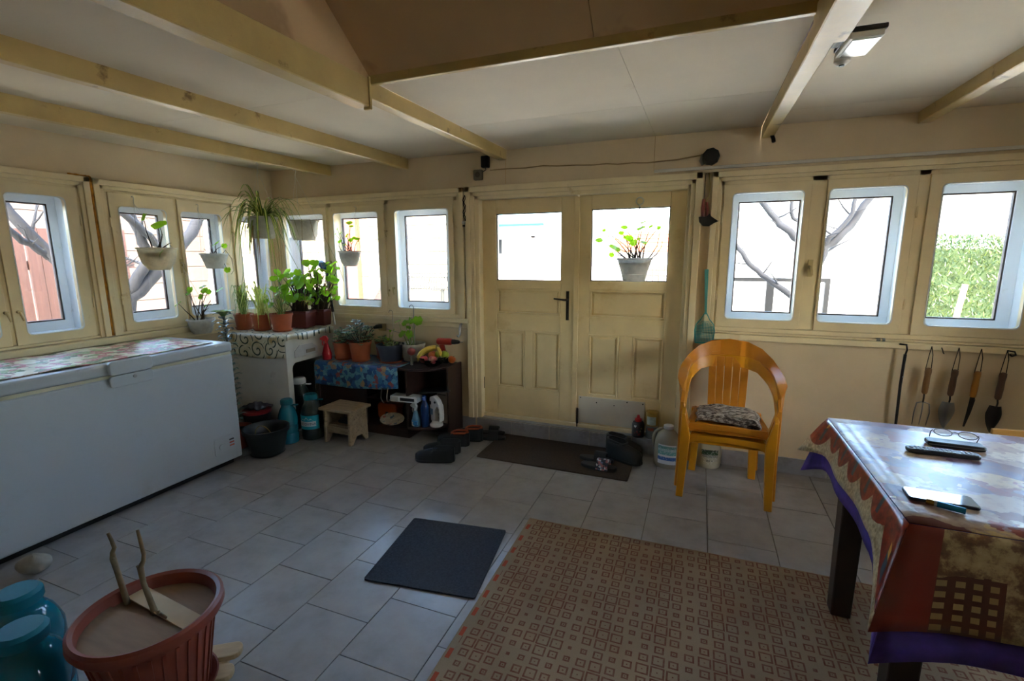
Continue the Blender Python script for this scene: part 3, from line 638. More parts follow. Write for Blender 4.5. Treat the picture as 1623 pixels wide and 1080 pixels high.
# ------------------------------------------------------------------ patterned fabrics
def rug_mat():
    m, nt, b = _base('rug_pattern'); o = sep(nt, coord(nt)); p = 0.054
    x = math_n(nt, 'ADD', math_n(nt, 'DIVIDE', o[0], p), 0.25); y = math_n(nt, 'DIVIDE', o[1], p)
    ix = math_n(nt, 'FLOOR', x); iy = math_n(nt, 'FLOOR', y)
    u = math_n(nt, 'ABSOLUTE', math_n(nt, 'SUBTRACT', math_n(nt, 'FRACT', x), 0.5)); v = math_n(nt, 'ABSOLUTE', math_n(nt, 'SUBTRACT', math_n(nt, 'FRACT', y), 0.5))
    d = math_n(nt, 'MAXIMUM', u, v)
    ka = math_n(nt, 'ABSOLUTE', math_n(nt, 'SUBTRACT', math_n(nt, 'FLOORED_MODULO', ix, 4.0), 2.0))
    kb = math_n(nt, 'ABSOLUTE', math_n(nt, 'SUBTRACT', math_n(nt, 'FLOORED_MODULO', math_n(nt, 'ADD', iy, math_n(nt, 'MULTIPLY', math_n(nt, 'FLOOR', math_n(nt, 'DIVIDE', ix, 4.0)), 2.0)), 4.0), 2.0))
    k2 = math_n(nt, 'MULTIPLY', math_n(nt, 'MAXIMUM', math_n(nt, 'SUBTRACT', math_n(nt, 'ADD', ka, kb), 0.6), 0.0), 0.60)   # 0 at the middle of each cluster
    size = math_n(nt, 'SUBTRACT', 0.46, math_n(nt, 'MULTIPLY', k2, 0.165))
    ring = math_n(nt, 'COMPARE', d, math_n(nt, 'SUBTRACT', size, 0.05), 0.062)
    dot = math_n(nt, 'LESS_THAN', d, 0.05); line = math_n(nt, 'MAXIMUM', ring, dot)
    wob = noise_n(nt, coord(nt), 60.0, 3.0); line = math_n(nt, 'MULTIPLY', line, math_n(nt, 'ADD', 0.35, math_n(nt, 'MULTIPLY', wob, 0.9)))
    base = ramp_n(nt, noise_n(nt, coord(nt), 3.0, 5.0), [(0.3, srgb('#8c7458')), (0.7, srgb('#a48b6c'))])
    fine = noise_n(nt, coord(nt), 350.0, 2.0); base = mix_n(nt, math_n(nt, 'MULTIPLY', fine, 0.35), base, srgb('#6b5743'))
    c = mix_n(nt, line, base, srgb('#6d3a28'))
    edge = math_n(nt, 'LESS_THAN', o[0], 0.028); mark = math_n(nt, 'LESS_THAN', math_n(nt, 'FRACT', math_n(nt, 'DIVIDE', o[1], 0.116)), 0.42)
    em = math_n(nt, 'MULTIPLY', edge, mark); em = math_n(nt, 'MULTIPLY', em, math_n(nt, 'GREATER_THAN', o[0], 0.010))
    c = mix_n(nt, edge, c, base); c = mix_n(nt, em, c, srgb('#a8482a'))
    nt.links.new(c, b.inputs['Base Color']); b.inputs['Roughness'].default_value = 0.95; b.inputs['Specular IOR Level'].default_value = 0.15
    bn = N(nt, 'ShaderNodeBump', i_Strength=0.5, i_Distance=0.003); nt.links.new(fine, bn.inputs['Height']); nt.links.new(bn.outputs[0], b.inputs['Normal'])
    return m
def blotch_mat(name, stops, scale, rough, dist=1.2, coat=0.0, spec=0.5, bump=0.0, bs=6.0, grid=None):
    """printed oilcloth: warped patches of several colours"""
    m, nt, b = _base(name); co = coord(nt)
    w = noise_n(nt, co, scale * 0.9, 3.0, out='Color'); ad = N(nt, 'ShaderNodeVectorMath', operation='ADD'); sc = N(nt, 'ShaderNodeVectorMath', operation='SCALE'); sc.inputs[3].default_value = dist / scale
    nt.links.new(w, sc.inputs[0]); nt.links.new(co, ad.inputs[0]); nt.links.new(sc.outputs[0], ad.inputs[1])
    vo = N(nt, 'ShaderNodeTexVoronoi', i_Scale=scale); nt.links.new(ad.outputs[0], vo.inputs['Vector'])
    s = sep(nt, vo.outputs['Color']); c = ramp_n(nt, s[0], stops, 'CONSTANT')
    dk = noise_n(nt, co, scale * 3.5, 4.0); c = mix_n(nt, ramp_n(nt, dk, [(0.48, (0, 0, 0, 1)), (0.72, (0.75, 0.75, 0.75, 1))]), c, stops[0][1])
    nt.links.new(c, b.inputs['Base Color']); b.inputs['Roughness'].default_value = rough; b.inputs['Coat Weight'].default_value = coat; b.inputs['Coat Roughness'].default_value = 0.12; b.inputs['Specular IOR Level'].default_value = spec
    if bump:
        bn = N(nt, 'ShaderNodeBump', i_Strength=bump, i_Distance=0.01); nt.links.new(noise_n(nt, co, bs, 3.0), bn.inputs['Height']); nt.links.new(bn.outputs[0], b.inputs['Normal'])
    return m
def S(*a): return [(p, srgb(c)) for p, c in a]
m_floral = blotch_mat('floral_oilcloth', S((0, '#d8c9a2'), (0.2, '#b8575a'), (0.38, '#5b7440'), (0.52, '#e0d6b8'), (0.66, '#c98a86'), (0.78, '#8a9a55'), (0.9, '#8c5a2a')), 22.0, 0.42, spec=0.35, bump=0.25, bs=5.0)
m_sea = blotch_mat('blue_oilcloth', S((0, '#2f5a8e'), (0.22, '#5f95a8'), (0.40, '#1f3a66'), (0.52, '#a04a34'), (0.6, '#3f7a9a'), (0.72, '#b08a58'), (0.80, '#234a78'), (0.9, '#74a4ae')), 27.0, 0.35, bump=0.15, bs=9.0)
m_print = blotch_mat('table_print_top', S((0, '#6b3a34'), (0.2, '#a58a72'), (0.40, '#54304a'), (0.52, '#c7b49a'), (0.66, '#7d2f22'), (0.78, '#8d7a86'), (0.9, '#b99a6a')), 11.0, 0.33, dist=2.2, coat=0.0, bump=0.30, bs=7.0)
def border_mat():
    """sides of the printed cloth: red swags with candle shapes over a beige border (band follows the cloth, not the light)"""
    m, nt, b = _base('table_print_side'); uv = sep(nt, coord(nt, 'UV')); u, v = uv[0], uv[1]            # u along the edge (m), v up from the hem (m)
    per = math_n(nt, 'FRACT', math_n(nt, 'DIVIDE', u, 0.135)); a = math_n(nt, 'ABSOLUTE', math_n(nt, 'SUBTRACT', per, 0.5))
    fab = noise_n(nt, coord(nt), 40.0, 4.0)
    red = ramp_n(nt, fab, [(0.3, srgb('#4d140c')), (0.6, srgb('#8d2d17')), (0.8, srgb('#a9552a'))])
    edge = math_n(nt, 'ADD', 0.040, math_n(nt, 'MULTIPLY', math_n(nt, 'MULTIPLY', a, a), 0.20))
    beige = ramp_n(nt, noise_n(nt, coord(nt), 70.0, 5.0), [(0.35, srgb('#8c744f')), (0.65, srgb('#c9b58c'))])
    c = mix_n(nt, math_n(nt, 'LESS_THAN', v, edge), red, beige)
    cand = math_n(nt, 'MULTIPLY', math_n(nt, 'LESS_THAN', a, 0.07), math_n(nt, 'MULTIPLY', math_n(nt, 'GREATER_THAN', v, 0.065), math_n(nt, 'LESS_THAN', v, 0.125)))
    c = mix_n(nt, cand, c, srgb('#2f4a52'))
    fl_ = math_n(nt, 'MULTIPLY', math_n(nt, 'LESS_THAN', a, 0.045), math_n(nt, 'MULTIPLY', math_n(nt, 'GREATER_THAN', v, 0.125), math_n(nt, 'LESS_THAN', v, 0.155)))
    c = mix_n(nt, fl_, c, srgb('#d6a24a'))
    nt.links.new(c, b.inputs['Base Color']); b.inputs['Roughness'].default_value = 0.3; return m
def village_mat():
    """near side of the printed cloth: beige with brown houses and lit little windows"""
    m, nt, b = _base('table_print_front'); uv = sep(nt, coord(nt, 'UV')); u, v = uv[0], uv[1]
    fx = math_n(nt, 'ABSOLUTE', math_n(nt, 'SUBTRACT', math_n(nt, 'FRACT', math_n(nt, 'DIVIDE', u, 0.034)), 0.5)); fy = math_n(nt, 'ABSOLUTE', math_n(nt, 'SUBTRACT', math_n(nt, 'FRACT', math_n(nt, 'DIVIDE', v, 0.030)), 0.5))
    win = math_n(nt, 'MULTIPLY', math_n(nt, 'LESS_THAN', fx, 0.27), math_n(nt, 'LESS_THAN', fy, 0.27))
    hs = math_n(nt, 'LESS_THAN', math_n(nt, 'FRACT', math_n(nt, 'DIVIDE', u, 0.42)), 0.5)
    hs = math_n(nt, 'MULTIPLY', hs, math_n(nt, 'LESS_THAN', v, math_n(nt, 'ADD', 0.10, math_n(nt, 'MULTIPLY', noise_n(nt, coord(nt), 4.0), 0.1))))
    bg = ramp_n(nt, noise_n(nt, coord(nt), 14.0, 5.0, 0.7), [(0.3, srgb('#3b2318')), (0.46, srgb('#6d4a2e')), (0.56, srgb('#a58c5e')), (0.72, srgb('#b5a077'))])
    hc = mix_n(nt, win, srgb('#4f2414'), srgb('#93784a')); c = mix_n(nt, hs, bg, hc)
    rd = math_n(nt, 'LESS_THAN', u, 0.075); c = mix_n(nt, rd, c, srgb('#702113'))
    nt.links.new(c, b.inputs['Base Color']); b.inputs['Roughness'].default_value = 0.3; return m
def swirl_mat():
    m, nt, b = _base('swirl_cloth'); co = coord(nt); mp = N(nt, 'ShaderNodeMapping'); nt.links.new(co, mp.inputs[0]); mp.inputs['Rotation'].default_value = (R(90), 0, 0)
    vo = N(nt, 'ShaderNodeTexVoronoi', i_Scale=6.5, i_Randomness=0.7); vo.voronoi_dimensions = '2D'; uvn = coord(nt, 'UV'); nt.links.new(uvn, vo.inputs['Vector'])
    sb = N(nt, 'ShaderNodeVectorMath', operation='SUBTRACT'); scl = N(nt, 'ShaderNodeVectorMath', operation='SCALE'); scl.inputs[3].default_value = 1.0
    nt.links.new(uvn, sb.inputs[0]); nt.links.new(vo.outputs['Position'], sb.inputs[1]); q = sep(nt, sb.outputs[0])
    r_ = math_n(nt, 'SQRT', math_n(nt, 'ADD', math_n(nt, 'MULTIPLY', q[0], q[0]), math_n(nt, 'MULTIPLY', q[1], q[1])))
    th = math_n(nt, 'DIVIDE', math_n(nt, 'ARCTAN2', q[1], q[0]), 2 * math.pi)
    ph = math_n(nt, 'FRACT', math_n(nt, 'ADD', th, math_n(nt, 'MULTIPLY', r_, 19.0)))
    ln = math_n(nt, 'LESS_THAN', math_n(nt, 'ABSOLUTE', math_n(nt, 'SUBTRACT', ph, 0.5)), math_n(nt, 'SUBTRACT', 0.14, math_n(nt, 'MULTIPLY', r_, 0.6)))
    base = ramp_n(nt, noise_n(nt, co, 9.0, 4.0), [(0.35, srgb('#d9d3c0')), (0.55, srgb('#c9bfa0')), (0.72, srgb('#b08f52'))])
    c = mix_n(nt, ln, base, srgb('#26382a')); nt.links.new(c, b.inputs['Base Color']); b.inputs['Roughness'].default_value = 0.4; return m
def set_uv(o, fn):
    me = o.data; l = me.uv_layers.new(name='uv'); 
    for lp_ in me.loops: l.data[lp_.index].uv = fn(me.vertices[lp_.vertex_index].co)

# ------------------------------------------------------------------ rug and mats
rg_ = tag(MB().grid(lambda u, v: (2.6 * u, -2.7 * (1 - v), 0.007 + 0.0015 * math.sin(9 * u) * math.sin(11 * v)), 40, 40).build('patterned_rug', rug_mat(), None, smooth=True, loc=(-0.842, 2.42, 0), rot=(0, 0, R(0.6))), 'beige carpet rug with rows of brown square outlines', 'rug')
sl = rg_.modifiers.new('thick', 'SOLIDIFY'); sl.thickness = 0.006; sl.offset = -1
m_matg = mat('grey_mat', '#3d4046', 0.95, var=0.25, vs=90, bump=0.7, bs=220, spec=0.2)
mg = MB().prism(rrect(-0.276, 0.276, -0.276, 0.276, 0.012), 0, 0.008).build('floor_mat', m_matg, None, loc=(-1.160, 1.942, 0), rot=(0, 0, R(7.4))); tag(mg, 'square charcoal grey mat lying on the tiles beside the rug', 'mat')
dm = MB().prism(rrect(-0.565, 0.565, -0.255, 0.255, 0.01), 0, 0.009).build('door_mat', mat('brown_mat', '#43382f', 0.95, var=0.2, vs=80, bump=0.6, bs=200, spec=0.2), None, loc=(-0.945, 3.352, 0), rot=(0, 0, R(-0.3))); tag(dm, 'long dark brown doormat in front of the double door', 'mat')

# ------------------------------------------------------------------ chest freezer
m_frz = mat('freezer_white', '#a6a9ab', 0.32, var=0.03, vs=2.0, col2='#a09f9a', thr=(0.6, 0.8))
FX0, FX1, FY0, FY1 = -3.80, -3.118, 1.02, 2.418
fz = thing('chest_freezer', 'long white chest freezer under the left windows', 'freezer', (FX1, FY1, 0))
MB().box(FX0 - FX1, 0, FY0 - FY1, 0, 0.045, 0.822).build('body', m_frz, fz, bevel=0.012, seg=3)
MB().box(FX0 - FX1 + 0.01, -0.006, FY0 - FY1 + 0.006, -0.006, 0.822, 0.840).build('gasket', mat('gasket_yellow', '#b9b295', 0.6), fz)
MB().box(FX0 - FX1, 0.004, FY0 - FY1 - 0.002, 0.002, 0.840, 0.908).build('lid', m_frz, fz, bevel=0.014, seg=3)
MB().box(FX0 - FX1 + 0.04, -0.05, FY0 - FY1 + 0.04, -0.04, 0.0, 0.045).build('plinth', m_black, fz)
lt = MB().prism(rrect(-0.785, -0.552, 0.838, 0.920, 0.02), -0.004, 0.024, 'x').build('lid_handle', m_frz, fz, bevel=0.006)
MB().prism(rrect(-0.785, -0.548, 0.765, 0.834, 0.02), -0.004, 0.014, 'x').build('latch_plate', m_frz, fz, bevel=0.004)
MB().tube([(0.01, -0.656, 0.812), (0.02, -0.656, 0.812)], 0.010, 12).build('key_lock', m_metal, fz, smooth='auto')
cp = MB().prism(rrect(-0.212, -0.050, 0.112, 0.240, 0.012), -0.003, 0.004, 'x').build('control_panel', m_frz, fz, bevel=0.002)
MB().tube([(0.003, -0.160, 0.172), (0.012, -0.160, 0.172)], 0.022, 16).build('dial', m_frz, cp, smooth='auto', bevel=0.002)
for i, c_ in enumerate(('#c05a32', '#a8452c', '#2a2422')): MB().box(0.003, 0.007, -0.098, -0.063, 0.155 + i * 0.022, 0.165 + i * 0.022).build('indicator', mat('lamp%d' % i, c_, 0.4), cp)
oc = MB().grid(lambda u, v: (-0.655 + 0.60 * u - 0.008 * math.sin(7 * v), -1.36 + 1.27 * v, 0.9125 + 0.004 * abs(math.sin(13 * v + 4 * u)) + 0.003 * math.sin(23 * v)), 24, 60).build('floral_oilcloth', m_floral, None, smooth=True, loc=(FX1, FY1, 0.0))
so = oc.modifiers.new('thick', 'SOLIDIFY'); so.thickness = 0.002; tag(oc, 'floral pink and green oilcloth spread on the freezer lid', 'cloth')

# ------------------------------------------------------------------ old white appliance casing used as a plant stand
m_enam = mat('old_enamel', '#c9c6bc', 0.4, var=0.06, col2='#9d9382', thr=(0.58, 0.8), s2=4)
CZ = 0.868
wc = thing('white_appliance_casing', 'old white appliance casing with an arched dark opening in the corner', 'cabinet', (-3.155, 2.930, 0), R(10))
CW, CD = 0.64, 0.58                                         # local -x to the wall, +y to the back
MB().box(-CW, -0.03, 0.0, 0.02, 0.02, CZ).build('side_panel', m_enam, wc, bevel=0.004)
MB().box(-CW, -0.03, CD - 0.02, CD, 0.02, CZ).build('side_panel', m_enam, wc, bevel=0.004)
MB().box(-CW, -CW + 0.02, 0, CD, 0.02, CZ).build('back_panel', m_enam, wc)
MB().box(-CW, 0.0, 0.0, CD, CZ - 0.02, CZ).build('top_panel', m_enam, wc, bevel=0.004)
fp = MB(); fp.ring(rect_k(0.0, CD, 0.02, CZ - 0.02, 6), rrect(0.055, CD - 0.05, 0.02 + 0.001, 0.625, 0.055, 6), -0.035, 0.0, 'x'); fp.build('front_panel', m_enam, wc, bevel=0.004)
MB().prism([(0.09, 0.665), (0.36, 0.665), (0.36, 0.72), (0.30, 0.765), (0.15, 0.765), (0.09, 0.72)], 0.0, 0.006, 'x').build('name_panel', mat('panel_grey', '#b4b3b2', 0.4), wc, bevel=0.002)
MB().box(0.006, 0.008, 0.22, 0.33, 0.685, 0.715).build('sticker', mat('sticker_tan', '#8f8376', 0.6), wc)
MB().box(-CW + 0.02, -0.04, 0.02, CD - 0.02, 0.02, 0.03).build('bottom_panel', m_black, wc); MB().box(-CW + 0.02, -CW + 0.03, 0.02, CD - 0.02, 0.03, CZ - 0.03).build('shade_sheet', mat('inner_shade', '#15130f', 0.9), wc)  # near-black sheet at the back paints the deep shade inside the opening
# swirl-patterned cover
def cover_fn(u, v):   # u across x (left..right edge and a lip down), v from hanging hem (front) over the top to the back
    x = -CW - 0.01 + (CW + 0.045) * u; L = v * 0.79; lip = max(0.0, (x - 0.012)) * 1.8
    if L < 0.205: y = -0.012 - 0.010 * math.sin(9 * u) * (1 - L / 0.205) - 0.01; z = CZ + 0.004 - (0.205 - L) * (0.92 + 0.08 * math.sin(5 * u + 5)) - 0.0
    else: y = -0.010 + (L - 0.205); z = CZ + 0.004 + 0.0015 * math.sin(18 * u + 9 * v)
    lip2 = lip + (0.012 + 0.012 * math.sin(14 * v) if x > 0.015 else 0)
    return (min(x, 0.016), y, z - lip2)
cv = MB().grid(cover_fn, 34, 40).build('swirl_cloth', swirl_mat(), None, smooth=True); cv.location = wc.location; cv.rotation_euler = wc.rotation_euler
set_uv(cv, lambda c: (c.x, c.y + (c.z if c.y < -0.005 else 0))); so = cv.modifiers.new('thick', 'SOLIDIFY'); so.thickness = 0.0015
tag(cv, 'cream cloth with dark green swirls draped over the white casing', 'cloth')

# ------------------------------------------------------------------ dark corner cabinet with rounded shelves
m_dkw = mat('dark_walnut', '#33201a', 0.4, var=0.25, vs=4, stretch=(1, 6, 6))
DX0, DX1, DXR, DY0, DZ = -3.13, -2.20, -1.885, 3.225, 0.605
dc = thing('dark_corner_cabinet', 'low dark brown cabinet with rounded end shelves left of the door', 'cabinet', (0, 0, 0))
dc.location = (DX1, YB - 0.02, 0); ox, oy = DX1, YB - 0.02
def dbox(n, x0, x1, y0, y1, z0, z1, **k): return MB().box(x0 - ox, x1 - ox, y0 - oy, y1 - oy, z0, z1).build(n, m_dkw, dc, bevel=0.003, **k)
dbox('side_panel', DX0, DX0 + 0.02, DY0, YB - 0.02, 0, DZ - 0.02); dbox('side_panel', DX1 - 0.02, DX1, DY0 + 0.02, YB - 0.02, 0, DZ - 0.02)
dbox('bottom_panel', DX0, DX1, DY0, YB - 0.02, 0.07, 0.09); dbox('plinth', DX0, DX1, DY0 + 0.02, DY0 + 0.035, 0, 0.07); dbox('back_panel', DX0, DXR, YB - 0.03, YB - 0.02, 0, DZ - 0.02)
dbox('end_panel', DXR - 0.02, DXR, YB - 0.26, YB - 0.02, 0, DZ + 0.005)
dbox('drawer_panel', DX0, -2.62, DY0 + 0.01, DY0 + 0.028, 0.09, DZ - 0.02)
def quarter(z0, z1, r, name):
    pts = [(DX0, DY0), (DX1, DY0)] + [(DX1 + (DXR - 0.02 - DX1) * math.sin(a), YB - 0.03 - (YB - 0.03 - DY0) * (0.34 + 0.66 * math.cos(a))) for a in [R(90) * i / 10 for i in range(1, 11)]] + [(DXR - 0.02, YB - 0.03), (DX0, YB - 0.03)] if name == 'top' else [(DX1, DY0)] + [(DX1 + (DXR - 0.02 - DX1) * math.sin(a), YB - 0.03 - (YB - 0.03 - DY0) * (0.34 + 0.66 * math.cos(a))) for a in [R(90) * i / 10 for i in range(1, 11)]] + [(DXR - 0.02, YB - 0.03), (DX1, YB - 0.03)]
    MB().prism([(x - ox, y - oy) for x, y in pts], z0, z1).build(name, m_dkw, dc, bevel=0.003)
quarter(DZ - 0.02, DZ, 0, 'top'); quarter(0.085, 0.105, 0, 'shelf'); dbox('shelf', -2.62, DX1 - 0.02, DY0 + 0.02, YB - 0.03, 0.30, 0.314)
# blue printed oilcloth over its left half
def sea_fn(u, v):
    x = DX0 - 0.045 + 0.905 * u; L = v * 0.56; drop = 0.195 + 0.022 * math.sin(3.2 * u + 0.4) - 0.03 * max(0, u - 0.75) * 4 * 0.3
    if L < 0.19: y = DY0 - 0.008 - 0.008 * math.sin(16 * u) * (1 - L / 0.19) - 0.004; z = DZ + 0.003 - (0.19 - L) / 0.19 * drop
    else: y = DY0 - 0.006 + (L - 0.19); z = DZ + 0.0035 + 0.001 * math.sin(20 * u)
    ex = max(0, DX0 - 0.012 - x); return (max(x, DX0 - 0.012), y, z - ex * 2.2)
sc2 = MB().grid(sea_fn, 40, 34).build('blue_oilcloth', m_sea, None, smooth=True); tag(sc2, 'shiny blue printed oilcloth hanging over the dark cabinet', 'cloth')
so = sc2.modifiers.new('thick', 'SOLIDIFY'); so.thickness = 0.0015

# ------------------------------------------------------------------ wooden stool
m_old = mat('weathered_wood', '#9a8468', 0.75, var=0.22, vs=3, stretch=(1.5, 9, 9), col2='#5c4a34', thr=(0.5, 0.72), s2=6, bump=0.4, bs=25)
st = thing('wooden_stool', 'small weathered wooden step stool before the dark cabinet', 'stool', (-2.675, 3.035, 0), R(-2))
MB().box(-0.165, 0.165, -0.125, 0.125, 0.275, 0.298).build('seat', m_old, st, bevel=0.004)
for x_ in (-0.125, 0.125):
    MB().prism([(-0.11, 0), (-0.075, 0), (-0.03, 0.06), (0.03, 0.06), (0.075, 0), (0.11, 0), (0.10, 0.275), (-0.10, 0.275)], x_ - 0.011, x_ + 0.011, 'x').build('side_board', m_old, st, bevel=0.003)
for y_ in (-0.085, 0.085): MB().box(-0.114, 0.114, y_ - 0.008, y_ + 0.008, 0.085, 0.14).build('stretcher', m_old, st, bevel=0.003)
MB().box(-0.114, 0.114, -0.07, 0.07, 0.14, 0.15).build('shelf', m_old, st)

# ------------------------------------------------------------------ dining table with two cloths
TX, TY0, TY1, TZ = 0.562, 1.492, 2.402, 0.788
TL = 1.25
tb = thing('dining_table', 'dark-legged table under the printed tablecloth', 'table', (TX, TY0, 0))
m_leg = mat('table_leg', '#2a1a14', 0.35, var=0.2)
MB().box(0.0, TL, 0.0, TY1 - TY0, TZ - 0.030, TZ - 0.004).build('tabletop', m_leg, tb, bevel=0.003); MB().box(0.05, TL - 0.05, 0.08, TY1 - TY0 - 0.08, TZ - 0.10, TZ - 0.03).build('apron', m_leg, tb)
for x_, y_ in ((0.065, 0.69), (0.065, 0.10), (TL - 0.08, 0.69), (TL - 0.08, 0.10)):
    MB().ribbon([(x_, y_, 0.0095), (x_, y_, TZ - 0.03)], [(0.036, 0, 0), (0.043, 0, 0)], [(0, 0.036, 0), (0, 0.043, 0)]).build('leg', m_leg, tb, bevel=0.006)
def skirt(name, mats, drops, out, z, wav, seed, fl, corner):
    """cloth: flat top plus four hanging sides with folds; corners hang lower and stand out"""
    r_ = random.Random(seed); L, W = TL, TY1 - TY0; mb = MB(); zt = z
    mb.grid(lambda u, v: (L * u, W * v, zt + 0.0012 * math.sin(11 * u) * math.sin(7 * v)), 16, 12, 0)
    uvs = [(x, y) for x, y, _ in mb.v]
    cs_ = [(0, W), (0, 0), (L, 0), (L, W)]; mi_ = [1, 2, 1, 1]
    cd = [max(drops[k], drops[k - 1]) * .35 + (drops[k] + drops[k - 1]) * .325 + corner for k in range(4)]      # hang at each corner
    for k in range(4):
        a, b = Vector((*cs_[k], 0)), Vector((*cs_[(k + 1) % 4], 0)); t = (b - a); ln = t.length; t.normalize(); n = Vector((t.y, -t.x, 0)); ph = r_.uniform(0, 6)
        nu, nv = int(ln / 0.03), 8
        for j in range(nv + 1):
            for i in range(nu + 1):
                s = i / nu * ln; f = j / nv; e = min(s, ln - s); ce_ = max(0, 1 - e / 0.15); w_ = ce_ ** 1.6
                dr = drops[k] * (1 - w_) + cd[k if s < ln / 2 else (k + 1) % 4] * w_
                o_ = out * f ** 0.8 + wav * f * math.sin(s * 17 + ph) * (1 - ce_) + fl * ce_ ** 2 * f
                ext = ce_ ** 2 * (out * f ** 0.8 + fl * f) * (1 if s > ln / 2 else -1)
                p = a + t * (s + ext) + n * o_; mb.v.append((p.x, p.y, zt - dr * f - 0.002)); uvs.append((s, dr * (1 - f)))
        o0 = len(mb.v) - (nu + 1) * (nv + 1)
        for j in range(nv):
            for i in range(nu): q = o0 + j * (nu + 1) + i; mb.f.append((q, q + nu + 1, q + nu + 2, q + 1)); mb.m.append(mi_[k])
    o = mb.build(name, mats, None, smooth=True, loc=(TX, TY0, 0))
    l = o.data.uv_layers.new(name='uv')
    for lp_ in o.data.loops: l.data[lp_.index].uv = uvs[lp_.vertex_index]
    s_ = o.modifiers.new('thick', 'SOLIDIFY'); s_.thickness = 0.0015; s_.offset = 1
    return o
m_pur = mat('purple_cloth', '#43287c', 0.8, var=0.2, vs=30, col2='#2c1a58', thr=(0.5, 0.7)); m_lin = mat('white_lining', '#b3aca4', 0.8)
pc = skirt('purple_tablecloth', [m_pur, m_pur, m_pur, m_lin, m_lin, m_lin], (.185, .36, .2, .2), 0.026, TZ - 0.001, 0.006, 4, .045, .09)
pc.modifiers['thick'].offset = -1; pc.modifiers['thick'].material_offset = 3
tag(pc, 'purple undercloth showing below the printed tablecloth', 'tablecloth')
tc = skirt('printed_tablecloth', [m_print, border_mat(), village_mat()], (.125, .27, .13, .13), 0.032, TZ + 0.002, 0.006, 8, .055, .065); tag(tc, 'glossy red and beige winter-printed oilcloth on the table', 'tablecloth')
# ------------------------------------------------------------------ plants
wc.rotation_euler = (0, 0, R(2)); cv.rotation_euler = (0, 0, R(2))
m_terra = mat('terracotta', '#a4512c', 0.6, var=0.12, vs=8, col2='#7c3a1f', thr=(0.55, 0.8))
m_terra2 = mat('terracotta_deep', '#8a4025', 0.5, var=0.1, vs=8); m_brownp = mat('brown_planter', '#5f2f29', 0.45, var=0.1, vs=6)

def thin_plastic(name, col, tl=0.5):
    m = leaf_mat(name, col, tl); t_ = [n for n in m.node_tree.nodes if n.type == 'BSDF_TRANSLUCENT'][0]; t_.inputs[0].default_value = srgb(col); return m
m_potw = thin_plastic('white_pot', '#dcd8ce'); m_potc = thin_plastic('cream_pot', '#e2d5ba')
m_soil = mat('soil', '#2c2119', 0.95, var=0.4, vs=40, bump=0.9, bs=70); m_cord = mat('white_cord', '#c9c4b8', 0.6)
m_gl = leaf_mat('geranium_leaf', '#6f9a28', 0.5); m_gd = leaf_mat('geranium_dark', '#3d6b24', 0.4); m_stem = mat('woody_stem', '#4d3f2c', 0.8, var=0.2); m_gstem = mat('green_stem', '#7c8f4a', 0.6)
m_sp = leaf_mat('spider_green', '#4a6630', 0.4); m_spw = leaf_mat('spider_stripe', '#c3c78e', 0.4); m_jade = mat('jade_leaf', '#35562a', 0.42, var=0.3, vs=20); m_jade2 = mat('jade_pale', '#7fa05a', 0.35, var=0.2)
m_blue_l = mat('blue_green_leaf', '#4d6a68', 0.3, var=0.25, vs=20); m_dry = mat('dry_leaf', '#9a7a3c', 0.8, var=0.2)

def geranium_mesh(i, mt):
    g_ = random.Random(40 + i); vs = [(0, 0, 0.10)]; n = 18
    for k_ in range(n):
        a = 2 * math.pi * (k_ + 0.5) / n; notch = 0.25 if k_ in (0, n - 1) else 0
        r_ = (1 + 0.07 * math.sin(7 * a) + g_.uniform(-.03, .03)) * (1 - notch); vs.append((r_ * math.cos(a), r_ * math.sin(a), 0.16 * math.sin(3 * a + i) * 0.6))
        
    mb = MB(); mb.add(vs, [(0, 1 + k_, 1 + (k_ + 1) % n) for k_ in range(n)]); return mb.mesh('leaf', mt, True)
GER = [geranium_mesh(i, m_gl) for i in range(3)]; GERD = [geranium_mesh(i, m_gd) for i in range(2)]
def put_leaf(me, parent, p, s, rg, up=0.6, toward=(0.05, -1.0)):
    n = Vector((rg.uniform(-.8, .8) + toward[0], rg.uniform(-.5, .5) + toward[1] * 0.7, up + rg.uniform(-.3, .4))).normalized()
    o = place('leaf', me, parent, loc=p); q = n.to_track_quat('Z', 'X'); o.rotation_mode = 'QUATERNION'; o.rotation_quaternion = q; o.scale = (s, s * rg.uniform(.85, 1.0), s); return o
def geranium(t, z0, tips, rl, seed, stem_r=0.003, mats=None, rbase=0.02, woody=True):
    rg = random.Random(seed); sm = MB()
    for (x, y, z, s) in tips:
        b = Vector((rg.uniform(-1, 1) * rbase, rg.uniform(-1, 1) * rbase, z0 - 0.01)); e = Vector((x, y, z)); m_ = b.lerp(e, 0.55) + Vector((rg.uniform(-.02, .02), rg.uniform(-.02, .02), 0.02))
        sm.tube([b, b.lerp(m_, 0.5) + Vector((0, 0, 0.008)), m_, m_.lerp(e, .6) + Vector((0, 0, .004)), e], [stem_r * 1.6, stem_r * 1.4, stem_r, stem_r * .7, stem_r * .5], 5)
        if s > 0: put_leaf(rg.choice(mats or GER), t, e, rl * s, rg)
    sm.build('stems', m_stem if woody else m_gstem, t, smooth=True)
def pot_prof(rt, rb, h, lip=0.008, lh=0.02, th=0.004):
    return [(rb * 0.92, 0), (rb, 0.004), (rt - lip * 0.6, h - lh), (rt, h - lh), (rt + 0.001, h), (rt - th, h), (rt - th - lip * .3, h - lh), (rb * 1.02, h * 0.55)]
